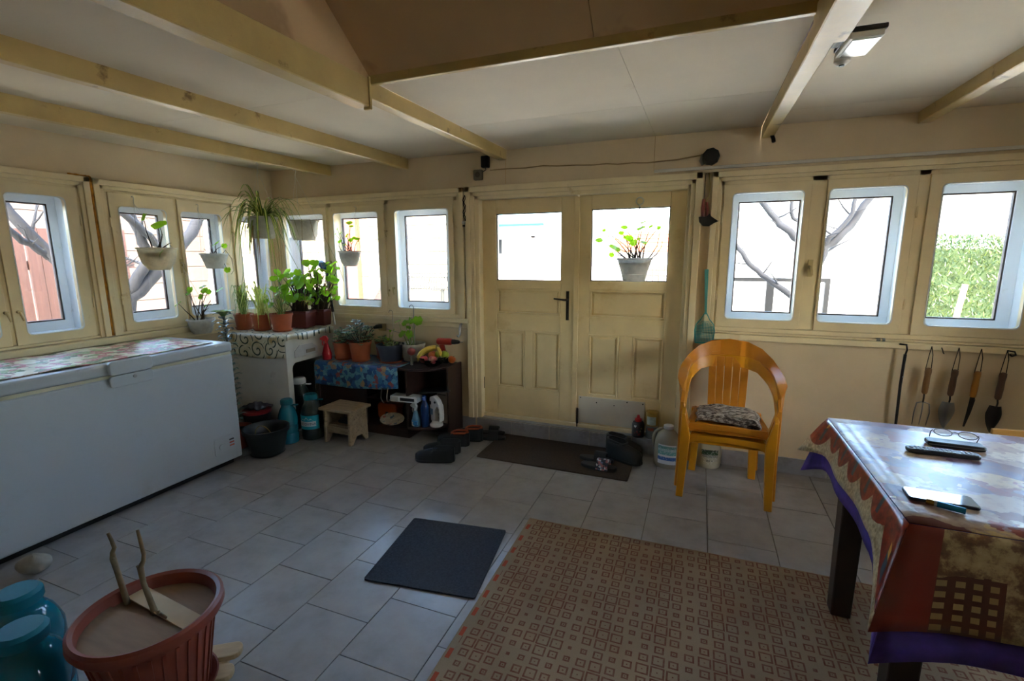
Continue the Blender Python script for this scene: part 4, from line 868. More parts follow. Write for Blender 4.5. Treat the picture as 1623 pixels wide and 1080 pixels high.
def pot_parts(t, rt, rb, h, mt, z=0.0, lip=0.008, lh=0.02, sx=1, sy=1, rib=None, saucer=None, seg=28, soil=0.82):
    MB().lathe(pot_prof(rt, rb, h, lip, lh), seg, (0, 0, z), sx=sx, sy=sy, cap1=True, rib=rib).build('pot', mt, t, smooth='auto')
    MB().lathe([(0.001, h * soil + 0.004), (rt * 0.5, h * soil + 0.005), (rt - lip - 0.005, h * soil)], 18, (0, 0, z), sx=sx, sy=sy, cap0=False, cap1=False).build('soil', m_soil, t, smooth=True)
    if saucer: MB().lathe([(saucer * 0.85, 0), (saucer, 0.018), (saucer - 0.004, 0.018), (saucer * 0.84, 0.005)], 28, (0, 0, z - 0.006), sx=sx, sy=sy, cap1=True).build('saucer', m_terra, t, smooth='auto')
def arch_leaf(mb, base, az, length, rise, droop, w, m0=0, m1=1, n=8, zmin=-9.0):
    d = Vector((math.cos(az), math.sin(az), 0)); sd = Vector((-d.y, d.x, 0)); vs = []; L = length
    for i in range(n + 1):
        t = i / n; p = Vector(base) + d * (L * (t - 0.15 * t * t)) + Vector((0, 0, rise * math.sin(min(1, t * 1.25) * math.pi * 0.5) * (1 - 0.2 * t) - droop * t * t * t)); p.z = max(p.z, zmin + 0.004 * math.sin(az * 7)); ww = w * (0.7 + 0.6 * t) * (1 - t ** 3) + 0.0006
        vs += [p - sd * ww, p - sd * ww * 0.3 + Vector((0, 0, -ww * .25)), p + sd * ww * 0.3 + Vector((0, 0, -ww * .25)), p + sd * ww]
    o = len(mb.v); mb.v.extend(tuple(v) for v in vs)
    for i in range(n):
        for c_, mm in ((0, m0), (1, m1), (2, m0)): q = o + 4 * i + c_; mb.f.append((q, q + 1, q + 5, q + 4)); mb.m.append(mm)
def spider_leaves(t, z, n, seed, L=(0.16, 0.30), w=0.007, droop=(0.05, 0.3), rise=(0.05, 0.16), pale=False, named=True, zmin=-9.0):
    rg = random.Random(seed); big = MB()
    for i in range(n):
        mb = MB() if named else big
        a_ = (m_spw, m_sp) if pale else (m_sp, m_spw)
        arch_leaf(mb, (rg.uniform(-.015, .015), rg.uniform(-.015, .015), z), rg.uniform(0, 6.283), rg.uniform(*L), rg.uniform(*rise), rg.uniform(*droop), w * rg.uniform(.7, 1.15), zmin=zmin)
        if named: mb.build('leaf', list(a_), t, smooth=True)
    if not named: o = big.build('foliage', [m_spw, m_sp] if pale else [m_sp, m_spw], t, smooth=True); o['kind'] = 'stuff'
def hanging(name, label, rim, rt, rb, h, mt, hook, seed=1, sx=1.0, sy=1.0, group='hanging planters', bowl=False, hook_kind='hook', ncord=3, rib=None):
    base = Vector((rim[0], rim[1], rim[2] - h)); t = thing(name, label, 'planter', base, group=group)
    if bowl: MB().lathe([(rb * .95, 0), (rb, 0.005), (rb + (rt - rb) * 0.55, h * 0.30), (rt * 0.93, h * 0.65), (rt * 0.97, h - 0.014), (rt + 0.006, h - 0.010), (rt + 0.006, h), (rt - 0.004, h), (rt * 0.9, h * 0.6)], 32, sx=sx, sy=sy, cap1=True).build('pot', mt, t, smooth='auto')
    else: MB().lathe([(rb * .9, -0.0), (rb, 0.006), (rb + (rt - rb) * 0.28, h * 0.30), (rb + (rt - rb) * 0.26, h * 0.31), (rt * 0.95, h * 0.80), (rt * 0.96, h * 0.81), (rt * 0.975, h - 0.014), (rt + 0.006, h - 0.012), (rt + 0.006, h), (rt - 0.004, h), (rt * 0.9, h * 0.7)], 32, sx=sx, sy=sy, cap1=True, rib=rib).build('pot', mt, t, smooth='auto')
    MB().lathe([(0.001, h * .80), (rt * 0.9, h * .79)], 20, sx=sx, sy=sy, cap0=False, cap1=False).build('soil', m_soil, t)
    hk = Vector(hook) - base; top = hk + Vector((0, 0, -0.055))
    for k_ in range(ncord):
        a = 0.5 + 2 * math.pi * k_ / ncord; MB().tube([(rt * sx * math.cos(a), rt * sy * math.sin(a), h - 0.004), tuple(top)], 0.0011, 5).build('cord', m_cord, t)
    hm = MB()
    if hook_kind == 'ring':
        hm.tube([(hk.x + 0.026 * math.cos(a), hk.y - 0.012, hk.z - 0.01 + 0.026 * math.sin(a)) for a in [2 * math.pi * i / 20 for i in range(21)]], 0.0045, 6); hm.tube([tuple(top), (hk.x, hk.y - 0.012, hk.z - 0.034)], 0.004, 6)
    else:
        hm.tube([tuple(top), tuple(top + Vector((0, 0, 0.02)))] + [(hk.x + 0.014 * math.sin(a), hk.y - 0.004, hk.z - 0.018 - 0.016 * math.cos(a)) for a in [math.pi * i / 8 * 1.3 for i in range(1, 9)]], 0.0026, 6)
    hm.build('hook', m_potw, t, smooth=True)
    return t
rg0 = random.Random(11)
def rtips(n, rx, ry, z0, z1, seed, bias=(0, 0)):
    g_ = random.Random(seed); return [(g_.uniform(-rx, rx) + bias[0], g_.uniform(-ry, ry) + bias[1], g_.uniform(z0, z1), g_.uniform(.6, 1.2)) for _ in range(n)]
# --- on the door
t = hanging('hanging_planter', 'cream hanging planter with a sprawling leafy stem on the right door leaf', (-0.448, 3.555, 1.489), 0.120, 0.078, 0.166, m_potw, (-0.443, 3.695, 1.905), hook_kind='ring')
hk_t = MB().tube([(0.005, 0.125, 0.52), (0.005, 0.14, 0.53)], 0.006, 6).build('nail', m_dark, t)
geranium(t, 0.13, [(-0.255, -0.02, 0.295, 1.25), (-0.225, 0.0, 0.365, .6), (-0.185, 0.0, 0.335, .85), (-0.14, -.02, 0.24, 1.7), (-0.10, 0.0, 0.345, .8), (-0.085, 0.03, 0.385, 1.15), (-0.04, -.02, 0.305, 1.2), (-0.075, 0.02, 0.315, .6), (-0.01, -.03, 0.275, 1.1), (0.06, -.02, 0.275, 1.2), (0.035, .01, 0.375, 1.3), (0.045, .03, 0.415, .9), (0.10, .02, 0.385, .7), (0.155, 0.02, 0.375, .7), (-0.16, -.03, 0.19, .8), (0.02, 0.02, 0.30, .5)], 0.026, 3, 0.0032, rbase=0.05)
tw_ = MB(); tw_.tube([(0.06, 0, .13), (0.11, 0, .18), (0.15, 0.01, .25), (0.16, .02, .33), (0.18, .02, .37)], [.004, .004, .003, .002, .0015], 6); tw_.tube([(0.05, -.02, .13), (0.12, -.02, .165), (0.15, -.02, .19), (0.18, -.01, .24), (0.185, 0, .29)], [.0045, .0045, .0035, .0025, .002], 6); tw_.build('bare_branch', m_stem, t, smooth=True)
# --- left window pair
t = hanging('hanging_planter', 'wide cream bowl planter hanging before the left window nearest the freezer', (-3.775, 2.412, 1.579), 0.135, 0.075, 0.163, m_potc, (-3.885, 2.36, 1.95), sx=0.68, bowl=True)
geranium(t, 0.13, [(-.02, .05, .335, 1.7), (-.02, -.05, .385, 1.0), (.075, -.02, .12, 1.2), (.0, .05, .27, 0), (.0, .11, .20, 0), (-.01, 0.02, .22, 0), (0.02, -0.10, 0.16, 0)], 0.032, 5, .0035)
t = hanging('hanging_planter', 'small ribbed white planter hanging before the middle left window', (-3.785, 2.870, 1.540), 0.110, 0.072, 0.125, m_potw, (-3.885, 2.845, 1.94), sx=0.75, rib=lambda k_: 0.012 if k_ % 2 else 0)
geranium(t, 0.10, [(-.0, .03, .21, 1.4), (.0, .10, .19, .8), (.07, .05, -.01, .9), (.0, -.09, .16, 0), (-.02, -.05, .17, 0)], 0.030, 6, .003)
tw_ = MB(); tw_.tube([(.02, .03, .10), (.06, .06, .15), (.085, .09, .08), (.08, .1, -.02), (.07, .08, -.05)], [.003, .003, .0025, .002, .0015], 5); tw_.build('bare_branch', m_stem, t, smooth=True)
t = hanging('hanging_planter', 'white planter hung lowest, beside the freezer corner on the left wall', (-3.775, 2.684, 1.016), 0.104, 0.070, 0.120, m_potw, (-3.885, 2.665, 1.47), sx=0.8, bowl=True)
geranium(t, 0.09, [(-.02, -.155, .255, 1.1), (-.02, -.05, .36, .9), (0, .02, .30, .9), (-.02, .07, .345, 1.1), (-.02, .06, .375, 1.0), (0, .09, .335, .9), (.01, .185, .345, 1.1), (.0, -.08, .33, .7), (.0, .05, .22, .4), (0, .03, .18, 0), (0, .08, .2, 0)], 0.029, 7, .003, rbase=0.03)
# --- spider plant and its neighbour, hung from the beam
t = hanging('spider_plant', 'arching striped spider plant in a white pot hung from the ceiling beam', (-3.205, 2.86, 1.815), 0.108, 0.080, 0.165, m_potw, (-3.205, 2.86, 2.222))
spider_leaves(t, 0.13, 64, 21, (0.16, 0.40), 0.0105, (0.06, 0.50), (0.10, 0.32))
rn = MB()
for a, L, b in ((5.2, .62, .1), (4.6, .5, .05), (5.9, .45, .12), (3.9, .48, .06), (0.3, .5, .3)): rn.tube([(0, 0, .14), (.10 * math.cos(a), .10 * math.sin(a), .18), (.14 * math.cos(a), .14 * math.sin(a), .02), ((.14 + b * .5) * math.cos(a), (.14 + b * .5) * math.sin(a), -L * .6), ((.15 + b) * math.cos(a), (.15 + b) * math.sin(a), -L)], 0.0018, 4)
rn.build('runners', m_gstem, t, smooth=True)
dl = MB()
for i in range(10): arch_leaf(dl, (rg0.uniform(-.03, .03), -.08 + rg0.uniform(-.03, .03), .10), rg0.uniform(4.2, 5.3), .06, .02, rg0.uniform(.2, .42), .005)
dl.build('dry_leaves', [m_dry, m_dry], t, smooth=True)
t = hanging('hanging_planter', 'plain white hanging planter with trailing dry runners behind the spider plant', (-3.20, 3.275, 1.815), 0.124, 0.088, 0.165, m_potw, (-3.205, 3.23, 2.226), bowl=True)
rn = MB()
for a, L in ((5.9, .42), (0.2, .35), (5.4, .5)): rn.tube([(0, 0, .14), (.13 * math.cos(a), .13 * math.sin(a), .17), (.2 * math.cos(a), .2 * math.sin(a), 0), (.30 * math.cos(a), .30 * math.sin(a), -L * .6), (.34 * math.cos(a), .34 * math.sin(a), -L)], 0.0016, 4)
for a, L in ((5.9, .42), (5.4, .5)):
    for k_ in range(9): arch_leaf(rn, (.34 * math.cos(a), .34 * math.sin(a), -L), rg0.uniform(0, 6.28), .07, .02, .05, .003, 0, 0)
rn.build('runners', m_dry, t, smooth=True)
# --- corner window
t = hanging('hanging_planter', 'small white cup planter hanging in the second back window', (-2.925, 3.510, 1.559), 0.094, 0.058, 0.134, m_potw, (-2.92, 3.612, 1.955), bowl=True)
geranium(t, 0.10, [(-.145, 0, .285, .8), (-.12, 0, .33, .5), (-.09, 0, .29, 1.0), (-.10, .0, .22, .9), (-.05, 0, .19, .6), (.0, 0.02, .38, 1.3), (.02, .02, .35, .9), (-.01, -.01, .27, .9), (.02, .0, .23, 1.0), (.05, 0, .245, .9), (.085, 0, .24, 1.0), (.11, 0, .23, .9), (.03, 0, .17, .6)], 0.024, 8, .0026, rbase=.05)
# --- pots on the swirl cloth
ZP = CZ + 0.0125
def ppot(label, x, y, rt, rb, h, group='potted plants on the swirl cloth', name='potted_plant', mt=None, **k):
    t = thing(name, label, 'potted plant', (x, y, ZP), group=group); pot_parts(t, rt, rb, h, mt or m_terra, saucer=rb * 1.22, **k); return t
t = ppot('thin-leaved spider plant in the leftmost terracotta pot on the swirl cloth', -3.77, 3.075, 0.080, 0.062, 0.135); spider_leaves(t, .11, 52, 31, (.05, .125), .0062, (.0, .22), (.10, .40), zmin=.03)
t = ppot('pale spider plant in the middle terracotta pot on the swirl cloth', -3.575, 3.095, 0.088, 0.066, 0.135); spider_leaves(t, .11, 58, 32, (.06, .22), .0062, (.0, .34), (.08, .42), pale=True, zmin=.03)
t = ppot('young leafy plant in the front terracotta pot nearest the cloth corner', -3.37, 3.115, 0.094, 0.070, 0.148); geranium(t, .12, rtips(20, .13, .08, .22, .52, 33), .034, 33, .002, woody=False); spider_leaves(t, .12, 9, 34, (.06, .14), .005, (.0, .1), (.1, .22), pale=True)
def planter(label, x, y, rz, w, d, h, n, seed, spread, bias):
    t = thing('window_box', label, 'potted plant', (x, y, ZP), R(rz), group='brown window boxes')
    mb = MB(); a, b = (w / 2 - .014, d / 2 - .012), (w / 2 - .004, d / 2 - .004); v = []
    for (p, q), z in ((a, 0), (b, h - .02), ((w / 2, d / 2), h - .02), ((w / 2, d / 2), h), ((w / 2 - .008, d / 2 - .008), h), ((w / 2 - .012, d / 2 - .012), h * .6)):
        v += [(-p, -q, z), (p, -q, z), (p, q, z), (-p, q, z)]
    fs = [(3, 2, 1, 0)] + [(4 * i + k_, 4 * i + (k_ + 1) % 4, 4 * i + 4 + (k_ + 1) % 4, 4 * i + 4 + k_) for i in range(5) for k_ in range(4)] + [(20, 21, 22, 23)]
    mb.add(v, fs); mb.build('box', m_brownp, t, bevel=.003); MB().box(-w / 2 + .012, w / 2 - .012, -d / 2 + .012, d / 2 - .012, h * .6, h * .84).build('soil', m_soil, t)
    geranium(t, h * .84, rtips(n, spread[0], spread[1], spread[2], spread[3], seed, bias), .034, seed, .004, rbase=w * .35); return t
planter('bright green leafy plant in a brown box behind the front terracotta pot', -3.365, 3.335, 12, .20, .17, .150, 62, 41, (.16, .12, .22, .50), (.0, -.03))
planter('bushy bright green plant in the brown box nearest the squeegee pole', -3.295, 3.500, 8, .16, .13, .150, 70, 42, (.15, .09, .22, .58), (.04, -.03))
# --- blue-green column plant between freezer and casing
t = thing('column_succulent', 'tall blue-green succulent column rising beside the freezer end', 'potted plant', (-3.39, 2.615, 0)); pot_parts(t, .098, .075, .17, m_terra2)
MB().tube([(0, 0, .12), (-.03, .03, .5), (-.10, .06, .85), (-.14, .08, 1.05)], [.008, .008, .007, .005], 6).build('stem', m_stem, t, smooth=True)
lf = MB(); g_ = random.Random(5)
for i in range(90):
    f_ = (i + 1) / 90; z = .22 + .84 * f_; c_ = Vector((-.14 * f_ ** 1.1, .08 * f_, z)); a = i * 2.4; arch_leaf(lf, c_, a, g_.uniform(.06, .085) * (1 + .35 * f_), .03, .02, .018, 0, 0, 5)
lf.build('foliage', [m_blue_l], t, smooth=True)['kind'] = 'stuff'
tp_ = MB()
for i in range(11): arch_leaf(tp_, (-.14, .08, 1.04), i * .57, .11, .06, .0, .020, 0, 0, 5)
tp_.build('leaf_rosette', [m_jade2], t, smooth=True)
# --- pots on the blue oilcloth
ZB = DZ + 0.0125
def jade(t, z, n, rx, zr, seed, pale=.25):
    g_ = random.Random(seed); mb = MB(); sm = MB()
    for i in range(n):
        a = g_.uniform(0, 6.28); r_ = rx * math.sqrt(g_.random()); zz = z + zr * (g_.random() ** .8) * (1 - .5 * (r_ / rx) ** 2); p = Vector((r_ * math.cos(a), r_ * math.sin(a), zz))
        if i % 5 == 0: sm.tube([(p.x * .15, p.y * .15, z - .02), (p.x * .6, p.y * .6, z + (zz - z) * .5), tuple(p)], .003, 4)
        mm = 1 if g_.random() < pale else 0
        for k_ in range(4): arch_leaf(mb, p, a + k_ * 1.57, g_.uniform(.018, .03), .010, .004, .0085, mm, mm, 3)
    mb.build('foliage', [m_jade, m_jade2], t, smooth=True)['kind'] = 'stuff'; sm.build('stems', m_stem, t)
def bpot(label, x, y, rt, rb, h, mt, saucer, rib=None, name='potted_plant'):
    t = thing(name, label, 'potted plant', (x, y, ZB), group='potted plants on the blue oilcloth'); pot_parts(t, rt, rb, h, mt, saucer=saucer, rib=rib); return t
rb_ = lambda k_: -0.012 if k_ % 2 else 0
t = bpot('pale jade plant in the terracotta pot beside the red spray bottle', -2.925, 3.345, .084, .066, .150, m_terra, .078); jade(t, .13, 70, .085, .16, 51, .6)
t = bpot('bushy dark jade plant in a ribbed terracotta pot on the blue oilcloth', -2.735, 3.345, .100, .074, .165, m_terra, .084, rb_); jade(t, .145, 150, .125, .22, 52, .15)
t = bpot('small terracotta pot half hidden behind the dark jade plant', -2.60, 3.500, .080, .062, .150, m_terra2, .072); jade(t, .13, 40, .07, .07, 53, .3)
t = thing('potted_plant', 'low blue pot of seedlings on an orange saucer', 'potted plant', (-2.455, 3.395, ZB), group='potted plants on the blue oilcloth')
pot_parts(t, .118, .088, .150, mat('blue_pot', '#343b49', 0.45, var=0.1), lip=.012); MB().lathe([(.09, 0), (.105, .018), (.100, .018), (.088, .005)], 28, (0, 0, -.006)).build('saucer', m_terra, t, smooth='auto'); jade(t, .125, 26, .07, .05, 54, .5)
geranium(t, .12, [(-.01, .02, .26, .5), (.0, .02, .22, .7), (-.02, 0, .19, .6), (.02, .03, .27, .4), (-.05, .01, .2, .4)], .022, 55, .0018, woody=False)
MB().tube([(.01, .03, .12), (.012, .035, .40)] + [(-.006 + .02 * math.cos(a), .035, .415 + .022 * math.sin(a)) for a in [R(-20) + R(200) * i / 8 for i in range(9)]], .0035, 6).build('hook', mat('hook_beige', '#b9a98c', .5), t, smooth=True)
t = thing('potted_plant', 'round cream pot of geranium seedlings with a plastic hanger hook', 'potted plant', (-2.300, 3.500, ZB), group='potted plants on the blue oilcloth')
pot_parts(t, .110, .080, .150, m_potw, lip=.008); geranium(t, .12, [(-.14, 0, .335, 1.1), (-.07, .0, .325, 1.1), (-.04, .02, .345, 1.1), (.0, 0, .34, 1.0), (.06, .0, .35, 1.5), (-.09, -.02, .23, 1.3), (-.02, -.02, .235, 1.2), (.0, -.03, .21, 1.0), (-.055, .03, .28, .8)], .030, 57, .0022, woody=False, rbase=.05)
MB().tube([(0, .03, .12), (.0, .035, .44)] + [(-.020 + .02 * math.cos(a), .035, .455 + .022 * math.sin(a)) for a in [R(-10) + R(190) * i / 8 for i in range(9)]], .004, 6).build('hook', mat('hook_grey', '#8d8d8a', .5), t, smooth=True)
# ------------------------------------------------------------------ stacked plastic armchairs
m_yel = mat('ochre_plastic', '#c57a17', 0.38, var=0.06, vs=4, col2='#a3610f', thr=(0.6, 0.85)); m_yel2 = mat('ochre_plastic_clean', '#cf8a14', 0.35, var=0.05, vs=4)
def armchair(label, z0, mt, y0=0.0):
    t = thing('plastic_armchair', label, 'chair', (0.206, 3.235 + y0, z0), R(-1.0), group='stacked ochre plastic armchairs')
    # seat pan with rolled front
    def seat(u, v):
        x = (u - .5) * (0.43 - 0.04 * v); y = -0.215 + 0.40 * v; z = 0.425 - 0.018 * math.sin(math.pi * u) * math.sin(math.pi * min(1, v * 1.1)) - 0.012 * v
        if v < 0.12: z -= 0.050 * (1 - v / 0.12) ** 2; y = -0.215 + 0.40 * 0.12 * (v / 0.12) ** 0.6
        return (x, y, z)
    MB().slab(seat, 12, 14, 0.008).build('seat', mt, t, smooth='auto', bevel=.002)
    # apron under the front edge, arching into the legs
    ap = [(-.235, .33), (-.215, .370), (-.18, .388), (0, .398), (.18, .388), (.215, .370), (.235, .33), (.235, .425), (0, .432), (-.235, .425)]
    MB().prism(ap, -.224, -.212, 'y').build('apron', mt, t, bevel=.003)
    # back: five slats between lower rail and the arched top band
    for i in range(5):
        x = (-2 + i) * 0.050; MB().ribbon([(x * .92, .172, .41), (x * .97, .205, .55), (x, .232, .70), (x * 1.02, .245, .765)], [(.0228, 0, 0)] * 4, [(0, .004, 0)] * 4).build('slat', mt, t, bevel=.002)
    MB().ribbon([(-.13, .168, .415), (0, .176, .415), (.13, .168, .415)], [(0, .004, .022)] * 3, [(0, .005, 0)] * 3).build('lower_rail', mt, t, bevel=.002)
    # one sweeping band: front post, armrest, back top
    P = []; Wd = []; Td = []
    half = [((.262, -.235, .56), (.0, .026, .006), (.012, 0, 0)), ((.268, -.215, .645), (.012, .024, .012), (.010, 0, .006)), ((.272, -.160, .690), (.028, .0, .0), (.0, .004, .010)), ((.272, -.04, .706), (.030, 0, 0), (0, 0, .010)), ((.262, .08, .722), (.028, .006, .004), (0, .002, .010)), ((.235, .165, .752), (.014, .012, .026), (.006, -.005, .004)), ((.185, .222, .795), (.004, .008, .042), (.004, -.005, .0)), ((.11, .250, .822), (0, .008, .050), (.001, -.006, 0)), ((0, .258, .832), (0, .008, .054), (0, -.006, 0))]
    full = [((-p[0], p[1], p[2]), (w[0], -w[1], -w[2]) if False else (-w[0], w[1], w[2]), (-h[0], h[1], h[2])) for p, w, h in half[:-1]] + [half[-1]] + list(reversed(half[:-1]))
    for p, w, h in full: P.append(p); Wd.append(w); Td.append(h)
    # keep ribbon orientation consistent across the mirror
    for i in range(len(half) - 1): Td[i] = tuple(-c for c in Td[i])
    MB().ribbon(P, Wd, Td).build('arm_and_back_band', mt, t, bevel=.004, seg=2, smooth='auto')
    for s in (-1, 1):
        MB().ribbon([(s * .262, -.205, 0), (s * .250, -.212, .25), (s * .246, -.222, .42), (s * .262, -.235, .57)], [(.022, 0, 0), (.026, 0, 0), (.030, 0, 0), (.012, .0, 0)], [(0, .022, 0), (0, .026, 0), (0, .028, 0), (0, .026, 0)]).build('front_leg', mt, t, bevel=.006, smooth='auto')
        MB().ribbon([(s * .200, .222, 0), (s * .190, .200, .22), (s * .185, .180, .41)], [(.024, 0, 0), (.026, 0, 0), (.030, 0, 0)], [(0, .018, 0), (0, .02, 0), (0, .022, 0)]).build('back_leg', mt, t, bevel=.005, smooth='auto')
        MB().ribbon([(s * .226, -.20, .395), (s * .205, .0, .400), (s * .19, .17, .40)], [(0, 0, .022)] * 3, [(.006, 0, 0)] * 3).build('side_rail', mt, t, bevel=.002)
    return t
c1 = armchair('lower ochre plastic armchair nested beneath the one with the cushion', 0.0, m_yel2, -0.010); c1.scale = (.955, 1, .985)
c2 = armchair('upper ochre plastic armchair of the stack, carrying a mottled cushion', 0.064, m_yel, 0.0)
def cush_mat():
    m, nt, b = _base('mottled_fleece'); co = coord(nt); n = noise_n(nt, co, 26.0, 6.0, 0.75, stretch=(1, 2.2, 2)); c = ramp_n(nt, n, [(0.38, srgb('#2c241f')), (0.47, srgb('#5f5348')), (0.54, srgb('#b3a89a')), (0.66, srgb('#d2c9bb'))])
    nt.links.new(c, b.inputs['Base Color']); b.inputs['Roughness'].default_value = .95; bn = N(nt, 'ShaderNodeBump', i_Strength=.8, i_Distance=.006); nt.links.new(n, bn.inputs['Height']); nt.links.new(bn.outputs[0], b.inputs['Normal']); return m
def cush(u, v):
    x = (u - .5) * .37; y = -.17 + .30 * v; e = min(u, 1 - u, v, 1 - v); z = .045 * min(1, e / .12) ** .5 + .006 * math.sin(14 * u + 3) * math.sin(9 * v) + .010 * math.sin(5 * u + 6 * v); return (x + .008 * math.sin(11 * v), y + .008 * math.sin(13 * u), z)
cs = MB().slab(cush, 22, 18, 0.018).build('seat_cushion', cush_mat(), None, smooth=True, loc=(0.212, 3.225, 0.488), rot=(R(-2), R(1), R(-3))); tag(cs, 'crumpled brown and white mottled cushion on the stacked chairs', 'cushion')
# third chair beyond the table: only its top edge shows
t = thing('wooden_chair', 'yellowish chair back rail just showing behind the table', 'chair', (1.585, 2.78, 0))
m_yc = mat('pine_chair', '#b98a3e', .45, var=.15, stretch=(1, 6, 6))
MB().box(-.22, .22, -.22, .2, .42, .45).build('seat', m_yc, t, bevel=.006)
for x_ in (-.19, .19):
    for y_ in (-.19, .18): MB().box(x_ - .018, x_ + .018, y_ - .018, y_ + .018, 0, .42 if y_ < 0 else .625).build('leg', m_yc, t, bevel=.004)
MB().ribbon([(-.2, .185, .625), (0, .195, .632), (.2, .185, .625)], [(0, 0, .028)] * 3, [(0, .011, 0)] * 3).build('back_rail', m_yc, t, bevel=.004); MB().box(-.19, .19, .17, .19, .50, .53).build('back_rail', m_yc, t, bevel=.003)

# ------------------------------------------------------------------ water jugs
m_teal = plastic_clear('teal_plastic', '#0d7486', 0.72, 0.10); m_tealcap = mat('teal_cap', '#0a5f6b', 0.6, var=.05, spec=.25); m_smoke = plastic_clear('smoke_plastic', '#39413d', 0.5, .08); m_tlab = mat('teal_label', '#19a3b4', .4, var=.05); m_wht = mat('plain_white', '#dcdcd8', .4, var=.03)
def jug(label, loc, body, capm, r=.085, h=.38, group=None, text=None, rz=0, lab=None, fill=None):
    t = thing('water_jug', label, 'jug', loc, rz, group=group); k = h / .38
    prof = [(r * .80, 0), (r * .97, .008), (r, .03), (r, .085 * k), (r * .95, .095 * k), (r, .105 * k), (r, .15 * k), (r * .95, .16 * k), (r, .17 * k), (r, .225 * k), (r * .93, .25 * k), (r * .80, .285 * k), (r * .66, .305 * k), (r * .58, .315 * k), (r * .56, .345 * k)]
    MB().lathe(prof, 28).build('body', body, t, smooth='auto')
    MB().lathe([(r * .60, .335 * k), (r * .62, .340 * k), (r * .62, .368 * k), (r * .52, .38 * k)], 24, rib=lambda q: .02 if q % 2 else 0).build('cap', capm, t, smooth='auto')
    MB().tube([(r * .58, 0, .325 * k), (r * .95, 0, .335 * k), (r * 1.12, .02, .330 * k), (r * .9, .05, .325 * k), (r * .45, r * .4, .325 * k)], .005, 6).build('carry_ring', capm, t, smooth=True)
    if lab:
        a0, a1 = R(-150), R(-15)
        L = MB().grid(lambda u, v: ((r + .0012) * math.cos(a0 + (a1 - a0) * u), (r + .0012) * math.sin(a0 + (a1 - a0) * u), (.10 + .115 * v) * k), 18, 1).build('label', lab, t, smooth=True)
        if text:
            me = text_mesh(text, .030); me.materials.append(mat('label_navy', '#16283c', .5))
            for v in me.vertices: a = R(-86) + v.co.x / r; v.co = ((r + .0035) * math.cos(a), (r + .0035) * math.sin(a), .145 * k + v.co.y)
            MB().grid(lambda u, v: ((r + .002) * math.cos(R(-135) + R(100) * u), (r + .002) * math.sin(R(-135) + R(100) * u), (.125 + .042 * v) * k), 12, 1).build('name_strip', m_wht, L, smooth=True); place('lettering', me, L)
            MB().add([((r + .0022) * math.cos(R(a)), (r + .0022) * math.sin(R(a)), z * k) for a, z in ((-125, .167), (-108, .19), (-98, .178), (-86, .205), (-72, .180), (-62, .192), (-45, .167))], [(0, 1, 2), (2, 3, 4), (4, 5, 6), (0, 2, 4), (0, 4, 6)]).build('mountain_mark', m_wht, L)
    return t
jug('plain teal water jug behind the black flowerpot', (-3.085, 2.828, 0), m_teal, m_tealcap, .076, .37)
jug('smoky jug with a teal cap and a labelled teal band beside the stool', (-2.975, 2.975, 0), m_smoke, m_tealcap, .086, .385, text='BUCOVINA', lab=m_tlab, rz=R(8))
jug('smoky clear jug with a white cap standing in the casing opening', (-3.215, 3.105, 0.032), m_smoke, m_wht, .082, .44)
jug('teal jug at the photo edge, farther from the twig pot', (-2.115, .745, 0), m_teal, m_tealcap, .105, .385, group=None, rz=R(200))
jug('teal jug standing closest to the rim of the twig pot', (-1.885, .655, 0), m_teal, m_tealcap, .105, .385, group=None, rz=R(150))
# black flowerpot, red-rimmed bucket with rag
t = thing('black_flowerpot', 'wide black plastic flowerpot with a bent cane inside', 'flowerpot', (-3.06, 2.590, 0)); m_bp = mat('black_pot', '#1d2122', .5, var=.15)
MB().lathe([(.10, 0), (.115, .012), (.125, .014), (.118, .018), (.148, .165), (.150, .18), (.166, .185), (.168, .215), (.160, .218), (.150, .21), (.146, .19), (.12, .12)], 32).build('pot', m_bp, t, smooth='auto')
MB().lathe([(.001, .125), (.12, .122)], 20, cap0=False, cap1=False).build('soil', m_soil, t)
MB().tube(bez((-.10, -.02, .13), (-.08, -.03, .26), (.06, -.03, .27), (.10, -.02, .13), 12), .0025, 6).build('bent_cane', mat('cane', '#b08d3c', .5), t, smooth=True)
t = thing('lidded_bucket', 'black bucket with a red lid rim in front of the white casing', 'bucket', (-3.405, 2.812, 0))
MB().lathe([(.085, 0), (.09, .004), (.104, .24), (.10, .245)], 24).build('body', m_black, t, smooth='auto'); MB().lathe([(.106, .225), (.112, .228), (.112, .25), (.10, .258), (.02, .26)], 24).build('lid', mat('dull_red', '#8a1f22', .4, var=.1), t, smooth='auto')
def rag(u, v):
    x = (u - .5) * .20; y = (v - .5) * .15; return (x, y, .030 * (1 - (2 * u - 1) ** 2) * (1 - (2 * v - 1) ** 2) + .010 * math.sin(19 * u + 3 * v) * math.sin(13 * v) + .012)
tag(MB().slab(rag, 16, 14, .008).build('grey_rag', mat('grey_cloth', '#3d3d42', .9, var=.25, vs=25), None, smooth=True, loc=(-3.395, 2.81, .268)), 'dark grey rag bunched on the bucket lid', 'rag')

